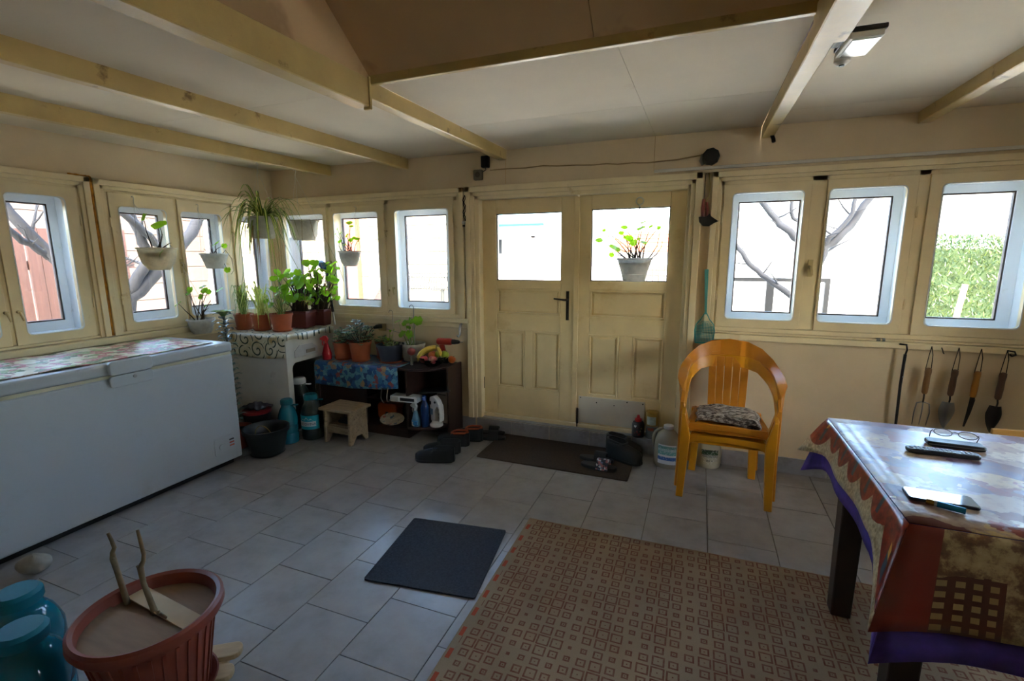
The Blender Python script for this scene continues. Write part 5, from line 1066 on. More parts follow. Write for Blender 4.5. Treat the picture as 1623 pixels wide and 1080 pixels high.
# ------------------------------------------------------------------ terracotta tub with twigs, on a wheeled stand
t = thing('terracotta_tub', 'large terracotta tub with two bare twigs through cardboard', 'flowerpot', (-1.585, .845, .085))
m_tub = mat('tub_red', '#72301d', .5, var=.08, vs=5)
MB().lathe([(.125, 0), (.135, .006), (.165, .20), (.178, .262), (.182, .266), (.200, .270), (.207, .285), (.205, .305), (.196, .312), (.184, .306), (.180, .285), (.172, .24)], 64, rib=lambda k_: 0).build('tub', m_tub, t, smooth='auto')
for k_ in range(32):
    a = 2 * math.pi * k_ / 32; c_, s_ = math.cos(a), math.sin(a)
    if k_ == 0: ribm = MB().ribbon([(.1365, 0, .012), (.166, 0, .20), (.176, 0, .252)], [(0, .0045, 0)] * 3, [(.004, 0, 0)] * 3).mesh('rib', m_tub)
    place('rib', ribm, t, rot=(0, 0, a))
MB().lathe([(.145, 0), (.165, .026), (.160, .026), (.14, .006)], 40, (0, 0, -.008)).build('saucer', m_tub, t, smooth='auto')
m_card = mat('cardboard', '#866a50', .85, var=.12, vs=6, stretch=(1, 7, 1))
def disc(a0, a1, r_=.178, n=24): return [(r_ * math.cos(a0 + (a1 - a0) * i / n), r_ * math.sin(a0 + (a1 - a0) * i / n)) for i in range(n + 1)]
MB().prism(disc(R(-175), R(5)), .272, .276).build('cardboard_half', m_card, t); MB().prism(disc(R(5), R(185)), .264, .268).build('cardboard_half', m_card, t)
MB().ribbon([(-.165, .060, .279), (.165, .030, .279)], [(.003, .030, 0)] * 2, [(0, 0, .002)] * 2).build('cardboard_flap', mat('cardboard_pale', '#b39a78', .85, var=.1), t)
m_twig = mat('dry_twig', '#6d5a3f', .8, var=.25, vs=20, bump=.5, bs=50)
MB().tube([(-.150, .020, .262), (-.168, .022, .32), (-.190, .025, .377), (-.206, .027, .419), (-.210, .030, .437), (-.203, .034, .455), (-.212, .034, .48), (-.226, .034, .503)], [.010, .0095, .009, .010, .0075, .0065, .006, .005], 8).tube([(-.206, .027, .415), (-.195, .022, .424)], [.007, .004], 6).build('twig', m_twig, t, smooth=True)
MB().tube([(-.009, .022, .262), (-.030, .023, .31), (-.054, .024, .368), (-.068, .029, .418), (-.060, .036, .44), (-.058, .039, .462), (-.070, .042, .50), (-.083, .045, .54)], [.010, .009, .008, .010, .0065, .0065, .006, .005], 8).tube([(-.066, .029, .415), (-.078, .025, .424)], [.007, .004], 6).build('twig', m_twig, t, smooth=True)
MB().tube([(-.009, .022, .276), (.03, .016, .284), (.062, .010, .287)], [.006, .006, .004], 6).tube([(.02, .016, .284), (.026, .012, .298)], [.005, .003], 6).build('twig', m_twig, t, smooth=True)
t = thing('plant_dolly', 'light wooden wheeled stand under the terracotta tub', 'stand', (-1.585, .845, 0), R(35)); m_pine = mat('pale_pine', '#a98d66', .6, var=.15, stretch=(1, 8, 8))
for i in range(4): MB().prism(rrect(-.20, .20, -.035, .035, .03), .056, .076).build('slat', m_pine, t, bevel=.003, rot=None, loc=(0, -.15 + i * .10, 0))
for x_ in (-.13, .13):
    MB().prism(rrect(-.03, .03, -.20, .20, .025), .036, .056).build('bearer', m_pine, t, bevel=.003, loc=(x_, 0, 0))
    for y_ in (-.15, .15): MB().tube([(x_ - .012, y_, .018), (x_ + .012, y_, .018)], .018, 14).build('wheel', m_black, t, smooth='auto')
st_ = MB().ball((0, 0, .046), (.068, .052, .046), 18, 12, d=lambda k_, z: .06 * math.sin(k_ * 1.3) + .03 * math.sin(5 * z)).build('round_stone', mat('stone', '#8d857b', .85, var=.2, vs=12, bump=.4), None, smooth=True, loc=(-2.93, 1.11, 0), rot=(0, 0, R(30))); tag(st_, 'rounded grey stone on the floor below the freezer end', 'stone')

# ------------------------------------------------------------------ things on the blue oilcloth and cabinet top
m_redp = plastic_clear('red_plastic', '#b3202e', .75, .2); m_redt = mat('red_trigger', '#c22a2e', .4)
def spray(label, loc, body, trig, s=1.0, rz=0, lab=None):
    t = thing('spray_bottle', label, 'bottle', loc, rz)
    MB().lathe([(.036 * s, 0), (.042 * s, .006 * s), (.042 * s, .055 * s), (.030 * s, .10 * s), (.020 * s, .135 * s), (.013 * s, .15 * s)], 20, sy=.8).build('body', body, t, smooth='auto')
    MB().lathe([(.015 * s, .147 * s), (.015 * s, .165 * s)], 14).prism([(-.055 * s, .190 * s), (-.052 * s, .178 * s), (-.02 * s, .165 * s), (.016 * s, .163 * s), (.022 * s, .185 * s), (.005 * s, .212 * s), (-.022 * s, .212 * s)], -.010 * s, .010 * s, 'y').build('head', trig, t, bevel=.002, smooth='auto')
    MB().ribbon([(-.028 * s, 0, .175 * s), (-.036 * s, 0, .15 * s), (-.030 * s, 0, .125 * s)], [(0, .006 * s, 0)] * 3, [(.003 * s, 0, 0)] * 3).build('trigger', trig, t)
    if lab: MB().grid(lambda u, v: (.0428 * s * math.cos(R(-150) + R(120) * u), .0428 * s * .8 * math.sin(R(-150) + R(120) * u), (.010 + .05 * v) * s), 12, 2).build('label', lab, t, smooth=True)
    return t
spray('red spray bottle at the cloth corner beside the jade plants', (-3.045, 3.275, DZ + .006), m_redp, m_redt, 1.0, R(15))
t = thing('clear_bottle', 'clear plastic bottle behind the red spray bottle', 'bottle', (-3.00, 3.42, DZ + .006)); MB().lathe([(.034, 0), (.038, .006), (.038, .15), (.02, .20), (.014, .21), (.014, .23)], 18).build('body', plastic_clear('clear_pet', '#c9ced0', .22), t, smooth='auto'); MB().lathe([(.016, .225), (.016, .245)], 14).build('cap', m_potw, t)
# fruit bowl
m_bowl = glass_mat('cut_glass', (.95, .96, .97), .08, .05)
FB = Vector((-2.045, 3.395, DZ + .003)); t = thing('glass_fruit_bowl', 'cut glass fruit bowl on the rounded cabinet top', 'bowl', FB)
MB().lathe([(.05, 0), (.055, .006), (.095, .03), (.125, .065), (.135, .085), (.128, .085), (.118, .066), (.09, .036), (.05, .012)], 28, rib=lambda k_: .02 * (k_ % 2)).build('bowl', m_bowl, t, smooth=False)
def fruit(name, label, p, r, mt, stem=True, cat=None, sq=.92):
    t = thing(name, label, cat or name, FB + Vector(p)); MB().lathe([(.0005, -.72 * r), (.30 * r, -.90 * r * sq), (.70 * r, -.66 * r), (.97 * r, -.1 * r), (.95 * r, .30 * r), (.70 * r, .72 * r), (.36 * r, .90 * r * sq), (.10 * r, .80 * r), (.0005, .68 * r)], 18, cap0=False, cap1=False).build('flesh', mt, t, smooth=True)
    if stem: MB().tube([(0, 0, .66 * r), (.004, 0, 1.05 * r)], [.0018, .0024], 5).build('stem', m_stem, t)
    t.rotation_euler = (R(rnd.uniform(-35, 35)), R(rnd.uniform(-30, 30)), 0); return t
m_ap = mat('pink_apple', '#b4474a', .3, var=.25, vs=12, col2='#d9b38c', thr=(.55, .7)); m_ga = mat('green_apple', '#9aa83c', .3, var=.15); m_or = mat('orange_peel', '#c9601c', .5, var=.1, bump=.4, bs=120)
fruit('apple', 'pink apple at the front of the glass bowl, beside the bananas', (-.035, -.075, .064), .036, m_ap); fruit('apple', 'pink apple at the front of the glass bowl, nearer the door', (.045, -.068, .064), .036, m_ap)
fruit('apple', 'yellow-green apple at the door side of the glass bowl', (.098, .035, .092), .037, m_ga); fruit('orange', 'orange lying in the middle of the fruit bowl', (.0, .01, .082), .040, m_or, False)
fruit('apple', 'pale green pear-shaped apple behind the orange', (.055, .01, .10), .032, m_ga, True)
m_ban = mat('banana_skin', '#c9a83c', .5, var=.12, vs=14, col2='#6f5524', thr=(.66, .74), s2=14); m_bt = mat('banana_tip', '#4f4420', .7)
def banana(label, pts, r=.017):
    base = FB + Vector(pts[0]); t = thing('banana', label, 'banana', base, group='bananas in the fruit bowl'); q = bez(*[Vector(p) - Vector(pts[0]) for p in pts], 14); rr = [r * (.45 + .55 * min(1, 4.5 * i / 14, 4.5 * (14 - i) / 14)) for i in range(15)]
    MB().tube(q, rr, 6).build('peel', m_ban, t, smooth=True); MB().tube([q[0], q[0] + (q[0] - q[1]) * .9], [r * .45, r * .3], 6).build('tip', m_bt, t); e = q[-1] + (q[-1] - q[-2]); MB().tube([q[-1], e + Vector((0, 0, .012))], [r * .42, r * .35], 6).build('stalk', mat('banana_stalk', '#8c8a3c', .6), t)
banana('long banana lying highest and farthest back in the bowl', ((-.125, .01, .095), (-.09, .03, .135), (-.03, .05, .15), (.025, .035, .155)))
banana('short banana at the left side of the bowl under the long one', ((-.12, -.03, .072), (-.10, 0, .10), (-.05, .02, .125), (.02, .03, .145)))
banana('banana curving down over the front rim of the bowl', ((-.075, -.10, .06), (-.08, -.075, .13), (-.03, -.04, .155), (.02, .02, .15)))
banana('pale banana lying to the door side of the bowl', ((.095, -.035, .095), (.085, -.01, .12), (.06, .01, .145), (.03, .03, .152)), .016)
tm = fruit('tomato', 'orange tomato beside the fruit bowl on the cabinet edge', (.115, .125, .034), .034, m_or)
# red-headed grater / brush
t = thing('red_headed_brush', 'small brush with a round red head beside the bowl', 'brush', (-2.215, 3.345, DZ + .006)); MB().lathe([(.012, 0), (.013, .01), (.010, .07), (.011, .085)], 12).build('handle', mat('grey_handle', '#8a857c', .4), t, smooth='auto'); MB().ball((0, 0, .115), (.036, .03, .034), 16, 10).build('head', mat('brush_red', '#7a2418', .5, var=.2), t, smooth=True)
# cordless drill
t = thing('cordless_drill', 'red and black cordless drill at the wall behind the fruit bowl', 'drill', (-2.00, 3.535, DZ + .002), R(8)); m_dr = mat('drill_red', '#9c2b1e', .45, var=.1)
MB().tube([(-.07, 0, .185), (-.06, 0, .185), (.055, 0, .185), (.065, 0, .185)], [.022, .029, .029, .024], 14).build('motor_body', m_dr, t, smooth='auto'); MB().tube([(.065, 0, .185), (.085, 0, .185), (.12, 0, .185), (.135, 0, .185)], [.023, .022, .017, .010], 14).build('chuck', m_black, t, smooth='auto')
MB().ribbon([(-.03, 0, .16), (-.015, 0, .10), (-.018, 0, .05)], [(.020, 0, .004), (.018, 0, .004), (.022, 0, 0)], [(0, .014, 0)] * 3).build('grip', m_dr, t, bevel=.005); MB().box(-.055, .035, -.03, .03, 0, .05).build('battery', m_black, t, bevel=.006); MB().tube([(.135, 0, .185), (.16, 0, .185)], .004, 6).build('bit', m_metal, t)

# ------------------------------------------------------------------ things on the cabinet shelves
SH = .106
t = thing('toaster', 'rounded orange toaster deep in the dark cabinet', 'toaster', (-2.50, 3.42, .0915)); MB().prism(rrect(-.10, .10, 0, .15, .035), -.06, .06, 'y').build('shell', mat('orange_enamel', '#b4541a', .35), t, bevel=.008); MB().box(-.07, .07, -.012, .012, .148, .152).build('slot', m_black, t); MB().box(-.012, .012, -.066, -.058, .05, .07).build('lever', m_black, t)
t = thing('patterned_plate', 'patterned oval plate leaning low in the cabinet', 'plate', (-2.395, 3.29, .125), rot=(R(28), 0, 0)); m_pl = blotch_mat('plate_print', S((0, '#b0a48e'), (.45, '#c2b79f'), (.7, '#a83c34'), (.82, '#3c5a78'), (.9, '#c2b79f')), 40, .3); MB().lathe([(.05, -.006), (.06, -.006), (.115, .010), (.118, .014), (.11, .013), (.06, 0)], 32, sy=.62).build('dish', m_pl, t, smooth='auto')
t = thing('glass_jar', 'empty glass jar standing behind the patterned plate', 'jar', (-2.315, 3.42, .0915)); MB().lathe([(.045, 0), (.052, .01), (.055, .11), (.04, .15), (.036, .155), (.036, .175)], 20).build('body', m_bowl, t, smooth='auto'); MB().lathe([(.038, .165), (.040, .168), (.040, .185), (.0, .187)], 16).build('lid', m_metal, t)
spray('clear spray bottle with a blue label and a white trigger head', (-2.150, 3.275, SH), plastic_clear('pale_blue_clear', '#7fb0cf', .5), m_wht, .94, R(-10), lab=blotch_mat('spray_label', S((0, '#2d86bf'), (.4, '#7fc3dc'), (.65, '#e5e9e6'), (.85, '#2b5f9c')), 60, .4))
t = thing('blue_bottle', 'tall blue bottle with a bright blue cap beside the steamer', 'bottle', (-2.078, 3.300, SH)); MB().lathe([(.034, 0), (.038, .006), (.038, .17), (.026, .205), (.015, .22), (.015, .232)], 20).build('body', plastic_clear('blue_clear', '#20447c', .7), t, smooth='auto'); MB().lathe([(.019, .228), (.019, .262), (.012, .268)], 16, rib=lambda q: .03 * (q % 2)).build('cap', mat('cap_blue', '#2450a8', .4), t, smooth='auto'); MB().tube([(.012, -.017, .25), (.0, -.0195, .252), (-.012, -.016, .25)], .002, 5).build('cap_mark', m_wht, t)
STM = None
t = thing('garment_steamer', 'white handheld steamer with a looped handle on the round shelf', 'steamer', (-1.995, 3.345, SH), R(-12)); m_stw = mat('steamer_white', '#d9d6d2', .35)
MB().lathe([(.052, 0), (.055, .004), (.054, .018), (.040, .030), (.036, .05)], 24).build('base', m_stw, t, smooth='auto')
MB().prism([(-.040, .045), (.006, .045), (.004, .14), (.03, .175), (.045, .16), (.052, .09), (.046, .045), (.062, .045), (.070, .10), (.062, .18), (.035, .230), (-.008, .262), (-.05, .245), (-.052, .20), (-.044, .12)], -.026, .026, 'y').build('shell', m_stw, t, bevel=.010, seg=3, smooth='auto')
MB().box(-.050, -.030, -.028, -.024, .185, .215).build('vent', m_black, t); MB().prism([(.0, .21), (.012, .222), (.024, .21), (.012, .198)], -.0285, -.0255, 'y').build('button', m_black, t); MB().prism([(-.043, .10), (-.015, .10), (-.012, .15), (-.045, .155)], -.0275, -.024, 'y').build('water_tank', plastic_clear('tank_blue', '#8fb3d0', .6), t)
t = thing('appliance_box', 'white printed appliance carton on the round shelf', 'box', (-1.968, 3.478, SH), R(-6)); m_cb = mat('carton_white', '#c9bdb6', .6, var=.05)
MB().box(-.058, .058, -.055, .055, 0, .27).build('carton', m_cb, t, bevel=.002)
for z_, w_, h_ in ((.245, .08, .006), (.165, .05, .010), (.150, .03, .006), (.105, .05, .020), (.060, .055, .020), (.02, .03, .018)): MB().box(-.05, -.05 + w_, -.0565, -.0545, z_, z_ + h_).build('print_bar', mat('print_dark', '#2a2a2c', .6), t)
MB().box(.0545, .0565, -.04, .03, .15, .23).build('side_print', mat('print_grey', '#4a4c50', .6), t); 
# upper small shelf: white strip device, black tray
t = thing('white_strip_device', 'flat white appliance with a black window on the middle shelf', 'device', (-2.235, 3.255, .3165), R(4)); MB().box(-.125, .125, -.03, .07, 0, .05).build('case', m_wht, t, bevel=.006); MB().box(-.03, .10, -.0315, -.029, .012, .038).build('display_window', m_black, t)
MB().box(-.115, -.05, -.0312, -.0295, .008, .042).build('speaker_grille', mat('grille_grey', '#b9b5ae', .8), t)
tag(MB().prism(rrect(-.13, .13, -.09, .09, .02), 0, .012).build('black_tray', m_black, None, bevel=.003, loc=(-2.02, 3.40, .390), rot=(R(-3), R(-4), R(18))), 'dark flat tray tilted over the steamer on the round shelf', 'tray')
cb_ = MB(); cb_.tube(bez((-2.42, 3.20, .43), (-2.43, 3.19, .36), (-2.44, 3.19, .34), (-2.41, 3.20, .30)), .004, 6); cb_.tube(bez((-2.36, 3.20, .44), (-2.38, 3.19, .34), (-2.36, 3.185, .28), (-2.35, 3.20, .34)), .004, 6); tag(cb_.build('dangling_cable', mat('grey_cable', '#8d877c', .5), None, smooth=True), 'looped grey cable dangling under the blue oilcloth', 'cable')
rd_ = tag(MB().prism(rrect(-.055, .055, 0, .03, .012), -.04, .04, 'y').build('blue_black_case', mat('navy_case', '#141d33', .3), None, bevel=.004, loc=(-2.675, 3.045, .151)), 'small dark case kept inside the wooden stool', 'case')

# ------------------------------------------------------------------ footwear
m_rub = mat('black_rubber', '#17181a', .5, var=.2, vs=15); m_foot = mat('dark_insole', '#26262b', .9)
def shoe(label, loc, rz, L=.28, W=.10, H=.10, collar=.55, mt=m_rub, lining=None, tilt=0, kind='clog', group='footwear by the door', patch=None):
    t = thing(kind, label, 'shoe', loc, group=group, rot=(0, tilt, rz)); n = 14; vs = []; m = 11
    for i in range(n + 1):
        f = i / n; x = -L / 2 + L * f                                  # heel -> toe
        w = W / 2 * (.72 + .28 * math.sin(min(1, f * 1.5) * math.pi / 2)) * (1 if f < .8 else math.sqrt(max(.02, 1 - ((f - .8) / .205) ** 2)))
        if f < .08: w *= math.sqrt(max(.08, 1 - ((.08 - f) / .085) ** 2))
        h = H * (1.0 - .15 * f) if f < collar else H * (.85 - .27 * ((f - collar) / (1 - collar)) ** 1.3)
        if f > .93: h *= .80
        op = f < collar and f > .03
        for k_ in range(m):
            if op: q = [(-1, 0), (-1.0, .35), (-.93, .75), (-.86, 1.0), (-.76, .98), (-.72, .25), (.72, .25), (.76, .98), (.86, 1.0), (1.0, .5), (1, 0)][k_]
            else: a = math.pi * (1 - k_ / (m - 1)); q = (math.cos(a) * (1 if abs(math.cos(a)) > .3 else 1), math.sin(a) ** .7)
            vs.append((x, q[0] * w, .012 + q[1] * (h - .012)))
    fs = [(i * m + k_, i * m + k_ + 1, (i + 1) * m + k_ + 1, (i + 1) * m + k_) for i in range(n) for k_ in range(m - 1)] + [tuple(range(m)), tuple(n * m + k_ for k_ in reversed(range(m)))]
    MB().add(vs, fs).build('upper', mt, t, smooth=True)
    ol = [(-L / 2 + L * f, s * W / 2 * 1.04 * (.74 + .28 * math.sin(min(1, f * 1.5) * math.pi / 2)) * (1 if .08 < f < .8 else math.sqrt(max(.0, 1 - ((f - .8) / .21) ** 2)) if f >= .8 else math.sqrt(max(0.05, 1 - ((.08 - f) / .085) ** 2)))) for s, rng in ((-1, range(0, 17)), (1, range(16, -1, -1))) for f in [q / 16 for q in rng]]
    MB().prism(ol, 0, .018).build('sole', m_rub, t, bevel=.003)
    if lining: MB().tube([(-L * .47, 0, H * .98), (-L * .40, W * .33, H * .98), (-L * .1, W * .40, H * .93), (L * .02, W * .30, H * .88), (L * .05, 0, H * .86), (L * .02, -W * .30, H * .88), (-L * .1, -W * .40, H * .93), (-L * .40, -W * .33, H * .98), (-L * .47, 0, H * .98)], .008, 6).build('collar', lining, t, smooth=True)
    if patch: MB().ribbon([(L * .06, -W * .30, H * .70), (L * .16, -W * .10, H * .80), (L * .16, W * .12, H * .79)], [(.03, 0, -.008)] * 3, [(0, 0, .003)] * 3).build('patch', patch, t)
    return t
m_patch = mat('grey_blue_patch', '#3c4557', .6, var=.3, vs=40)
shoe('large black clog lying nearest the floor tiles by the cabinet', (-1.775, 2.94, 0), R(196), .30, .115, .105, patch=m_patch); shoe('black clog tucked just behind the nearest one', (-1.80, 3.09, 0), R(200), .29, .11, .10)
m_orl = mat('orange_lining', '#b04c1c', .6, var=.15)
shoe('black shoe with an orange collar, closer to the cabinet', (-1.795, 3.265, 0), R(190), .27, .10, .115, lining=m_orl, kind='lined_shoe'); shoe('black shoe with an orange collar, closer to the door', (-1.735, 3.40, 0), R(188), .27, .10, .115, lining=m_orl, kind='lined_shoe')
def slide(label, loc, rz, band, L=.27, W=.10, kind='slide_sandal'):
    t = thing(kind, label, 'sandal', loc, rz, group='footwear by the door'); ol = [(-L / 2 + L * (1 - math.cos(a)) / 2, W / 2 * math.sin(a) ** .6 * (.86 + .14 * (1 - math.cos(a)) / 2)) for a in [math.pi * i / 14 for i in range(15)]]; ol = [(x, -y) for x, y in ol] + [(x, y) for x, y in reversed(ol[1:-1])]
    MB().prism(ol, 0, .026).build('sole', m_rub, t, bevel=.006)
    pts = [(L * .13, W * .50 * math.cos(a), .012 + .062 * math.sin(a)) for a in [math.pi * i / 12 for i in range(13)]]; MB().ribbon(pts, [(.042, 0, 0)] * 13, [(0, .003 * math.cos(a), .003 * math.sin(a)) for a in [math.pi * i / 12 for i in range(13)]]).build('strap', band, t, smooth='auto'); return t
slide('black slide sandal lying flat beside the doormat', (-1.565, 3.475, 0), R(10), m_rub); slide('black slide sandal tipped behind its twin beside the doormat', (-1.60, 3.57, 0), R(14), m_rub, .25, .085)
shoe('tall black slip-on boot at the doormat end, nearer the camera', (-.455, 3.425, .010), R(-22), .29, .115, .145, lining=m_rub, kind='slip_on_boot'); shoe('tall black slip-on boot at the doormat end, against the step', (-.470, 3.545, 0.0), R(-8), .28, .11, .15, lining=m_rub, kind='slip_on_boot')
m_band = blotch_mat('sandal_print', S((0, '#2b2b35'), (.3, '#b06a62'), (.55, '#d3cfc8'), (.75, '#6d7a92'), (.9, '#23232b')), 70, .5)
slide('dark slide sandal with a colourful printed strap on the doormat', (-.600, 3.215, .010), R(-6), m_band, .26, .10); slide('plain dark slide sandal beside the printed one on the doormat', (-.64, 3.335, .010), R(-4), m_rub, .255, .095)

# ------------------------------------------------------------------ bottles and cans by the door step
ZS = .123
t = thing('squeeze_bottle', 'black squeeze bottle with a red nozzle cap on the door step', 'bottle', (-.385, 3.655, ZS)); MB().lathe([(.044, 0), (.047, .005), (.047, .098), (.040, .115), (.024, .122)], 22).build('body', mat('black_bottle', '#1c1718', .3), t, smooth='auto'); MB().lathe([(.026, .12), (.027, .14), (.014, .146), (.009, .168), (.006, .17)], 16).build('cap', m_redt, t, smooth='auto')
MB().grid(lambda u, v: (.0478 * math.cos(R(-120) + R(80) * u), .0478 * math.sin(R(-120) + R(80) * u), .02 + .06 * v), 10, 2).build('label', blotch_mat('bottle_label', S((0, '#1c1718'), (.6, '#7c2a24'), (.8, '#b9a47c'), (.88, '#1c1718')), 60, .4), t, smooth=True)
hz = [(0, -.010), (.010, .002), (.010, .007), (.006, .010), (.002, .009), (0, .006), (-.002, .009), (-.006, .010), (-.010, .007), (-.010, .002)]; MB().prism([(x - .016, z + .090) for x, z in hz], -.0478, -.0462, 'y').build('heart_mark', m_wht, t)
t = thing('paint_tin', 'grey metal tin under the yellow one on the door step', 'tin', (-.282, 3.662, ZS)); MB().lathe([(.044, 0), (.046, .003), (.0445, .006), (.0445, .094), (.046, .097), (.044, .10)], 24).build('tin', mat('grey_tin', '#74706c', .4, metal=.3, var=.1), t, smooth='auto'); MB().grid(lambda u, v: (.0452 * math.cos(R(-130) + R(60) * u), .0452 * math.sin(R(-130) + R(60) * u), .066 + .02 * v), 8, 1).build('label_mark', mat('tin_orange', '#a34a2a', .5), t, smooth=True)
t = thing('paint_tin', 'ochre tin with a pale label stacked on the grey tin', 'tin', (-.282, 3.662, ZS + .101)); MB().lathe([(.046, 0), (.048, .003), (.046, .006), (.046, .10), (.048, .104), (.046, .108)], 24).build('tin', mat('ochre_tin', '#9c7a2c', .45, var=.2, vs=20, col2='#6d4f1c', thr=(.55, .7)), t, smooth='auto'); MB().grid(lambda u, v: (.0468 * math.cos(R(-140) + R(90) * u), .0468 * math.sin(R(-140) + R(90) * u), .010 + .065 * v), 10, 1).build('label', mat('tin_label', '#a7b4b4', .5, var=.2, vs=40), t, smooth=True)
def canister(label, loc, rz, mt, capm, W=.085, D=.062, H=.285, txt=None, lab=None, head=None, group=None):
    t = thing('detergent_canister', label, 'canister', loc, rz, group=group)
    MB().lathe([(.88, 0), (.98, .012), (1.0, .04), (.99, .50 * H), (.95, .62 * H), (.80, .76 * H), (.52, .86 * H), (.34, .90 * H), (.32, .93 * H)], 30, sx=W, sy=D).build('body', mt, t, smooth='auto')
    MB().lathe([(.033, .915 * H), (.034, .92 * H), (.034, .99 * H), (.028, 1.0 * H)], 20, rib=lambda q: .02 * (q % 2)).build('cap', capm, t, smooth='auto')
    MB().tube(bez((-.32 * W, 0, .90 * H), (-1.15 * W, 0, .86 * H), (-1.25 * W, 0, .60 * H), (-.93 * W, 0, .42 * H), 12), .012, 8).build('handle', mt if head is None else head, t, smooth=True)
    if lab:
        L = MB().grid(lambda u, v: (W * 1.012 * math.cos(R(-125) + R(80) * u), D * 1.012 * math.sin(R(-125) + R(80) * u), H * (.12 + .46 * v)), 14, 6).build('label', lab, t, smooth=True)
        if txt:
            for s_, z_, sz in txt:
                me = text_mesh(s_, sz); me.materials.append(mat('label_ink', '#20242c', .5))
                for v in me.vertices: a = R(-86) + v.co.x / W; v.co = (W * 1.03 * math.cos(a), D * 1.03 * math.sin(a), z_ * H + v.co.y)
                place('lettering', me, L)
    return t
def label_mat(name, stops):
    m, nt, b = _base(name); z = sep(nt, coord(nt, 'Object'))[2]; c = ramp_n(nt, math_n(nt, 'MULTIPLY', z, 4.0), stops, 'CONSTANT'); n = noise_n(nt, coord(nt), 120.0, 2.0); c = mix_n(nt, math_n(nt, 'MULTIPLY', math_n(nt, 'GREATER_THAN', n, .60), .5), c, srgb('#e5e3de')); nt.links.new(c, b.inputs['Base Color']); b.inputs['Roughness'].default_value = .4; return m
canister('big cloudy canister with a green and blue label beside the chairs', (-.150, 3.455, 0), R(-8), plastic_clear('cloudy_grey', '#a49a86', .82, .25), m_wht, .095, .068, .31, lab=label_mat('label_blue', S((0, '#d3d3d0'), (.26, '#3a66a8'), (.36, '#d9d9d6'), (.42, '#6aa39a'), (.52, '#9db9b5'), (.6, '#5e8f86'), (.68, '#d9d9d6'))))
canister('cream canister with a dark green label under the stacked chairs', (.125, 3.555, 0), R(4), mat('cream_canister', '#bdb59c', .4, var=.05), m_wht, .085, .055, .245, lab=label_mat('label_green', S((0, '#bdb59c'), (.22, '#b3ac98'), (.34, '#8d8a80'), (.42, '#2f4a2c'), (.52, '#39402f'), (.6, '#b9b199'))), txt=[('80 +', .24, .024)])
# ------------------------------------------------------------------ solar flood lamp on the beam
t = thing('solar_lamp', 'black and white solar flood lamp fixed to the ceiling beam', 'lamp', (.402, 2.12, 2.215), R(2)); m_lw = mat('lamp_white', '#d5d2c8', .4)
MB().box(.004, .112, -.105, .080, .010, .026).build('solar_panel', m_black, t, bevel=.004)
MB().box(.008, .106, -.100, .076, -.010, .012).build('housing', m_lw, t, bevel=.005)
MB().box(.018, .098, -.090, .060, -.013, -.009).build('lens', mat('frosted_lens', '#e3e6e2', .15, var=.04), t, bevel=.001)
MB().tube([(.035, .085, .004), (.035, .085, -.020), (.035, .085, -.030)], [.026, .026, .014], 18).build('sensor', m_lw, t, smooth='auto'); MB().tube([(.035, .085, -.034), (.035, .085, -.028)], .009, 14).build('sensor_eye', m_black, t, smooth='auto')
MB().box(-.019, .010, -.03, .03, .012, .075).build('bracket', m_black, t, bevel=.003); MB().tube([(-.015, .05, .05), (.02, .045, .03)], .010, 10).build('hinge_arm', m_black, t, smooth='auto')

# ------------------------------------------------------------------ wall fittings on the back wall
t = thing('junction_box', 'small grey socket box above the left door leaf', 'socket', (-1.70, 3.63, 2.145)); m_sock = mat('socket_grey', '#6d6355', .6, var=.1)
MB().prism(rrect(-.038, .038, -.04, .04, .01), -.028, 0, 'y').build('case', m_sock, t, bevel=.003); MB().tube([(0, -.030, .002), (0, -.027, .002)], .022, 20).build('round_face', mat('socket_dark', '#4a4036', .6), t, smooth='auto')
t = thing('power_adapter', 'black plug adapter high on the wall under the beam end', 'adapter', (-1.632, 3.63, 2.238)); MB().box(-.030, .030, -.05, 0, -.043, .043).build('case', m_black, t, bevel=.006); MB().tube([(.0, -.025, -.043), (.005, -.025, -.06), (-.03, -.02, -.075), (-.06, -.014, -.068)], .0035, 6).build('lead', m_black, t, smooth=True)
t = thing('black_wall_box', 'round black junction fitting at the cable end above the door corner', 'fitting', (.017, 3.63, 2.152)); MB().lathe([(.052, 0), (.055, .008), (.055, .04), (.048, .05), (.0, .052)], 9).xf(Matrix.Rotation(R(90), 4, 'X')).build('cover', m_black, t, bevel=.003)
MB().tube([(-.045, -.012, -.045), (-.062, -.014, -.02), (-.05, -.012, .02)], .012, 8).build('cable_loop', mat('grey_loop', '#8c867c', .6), t, smooth=True)
cb_ = MB(); P0 = [(-1.60, 2.176), (-1.45, 2.178), (-1.3, 2.173), (-1.16, 2.180), (-1.05, 2.170), (-.9, 2.166), (-.78, 2.158), (-.685, 2.160), (-.6, 2.150), (-.5, 2.153), (-.4, 2.146), (-.293, 2.150), (-.2, 2.152), (-.11, 2.163), (-.03, 2.170)]
cb_.tube([(x, 3.622, z) for x, z in P0], .0045, 6); tag(cb_.build('wall_cable', mat('tan_cable', '#9c8358', .6), None, smooth=True), 'long tan cable sagging along the wall above the door', 'cable')
t = thing('cable_duct', 'long white cable duct above the right windows', 'duct', (-.346, 3.63, 2.075)); MB().box(0, 3.3, -.016, 0, 0, .020).build('channel', mat('duct_white', '#c9c2b4', .5, var=.04), t, bevel=.002)
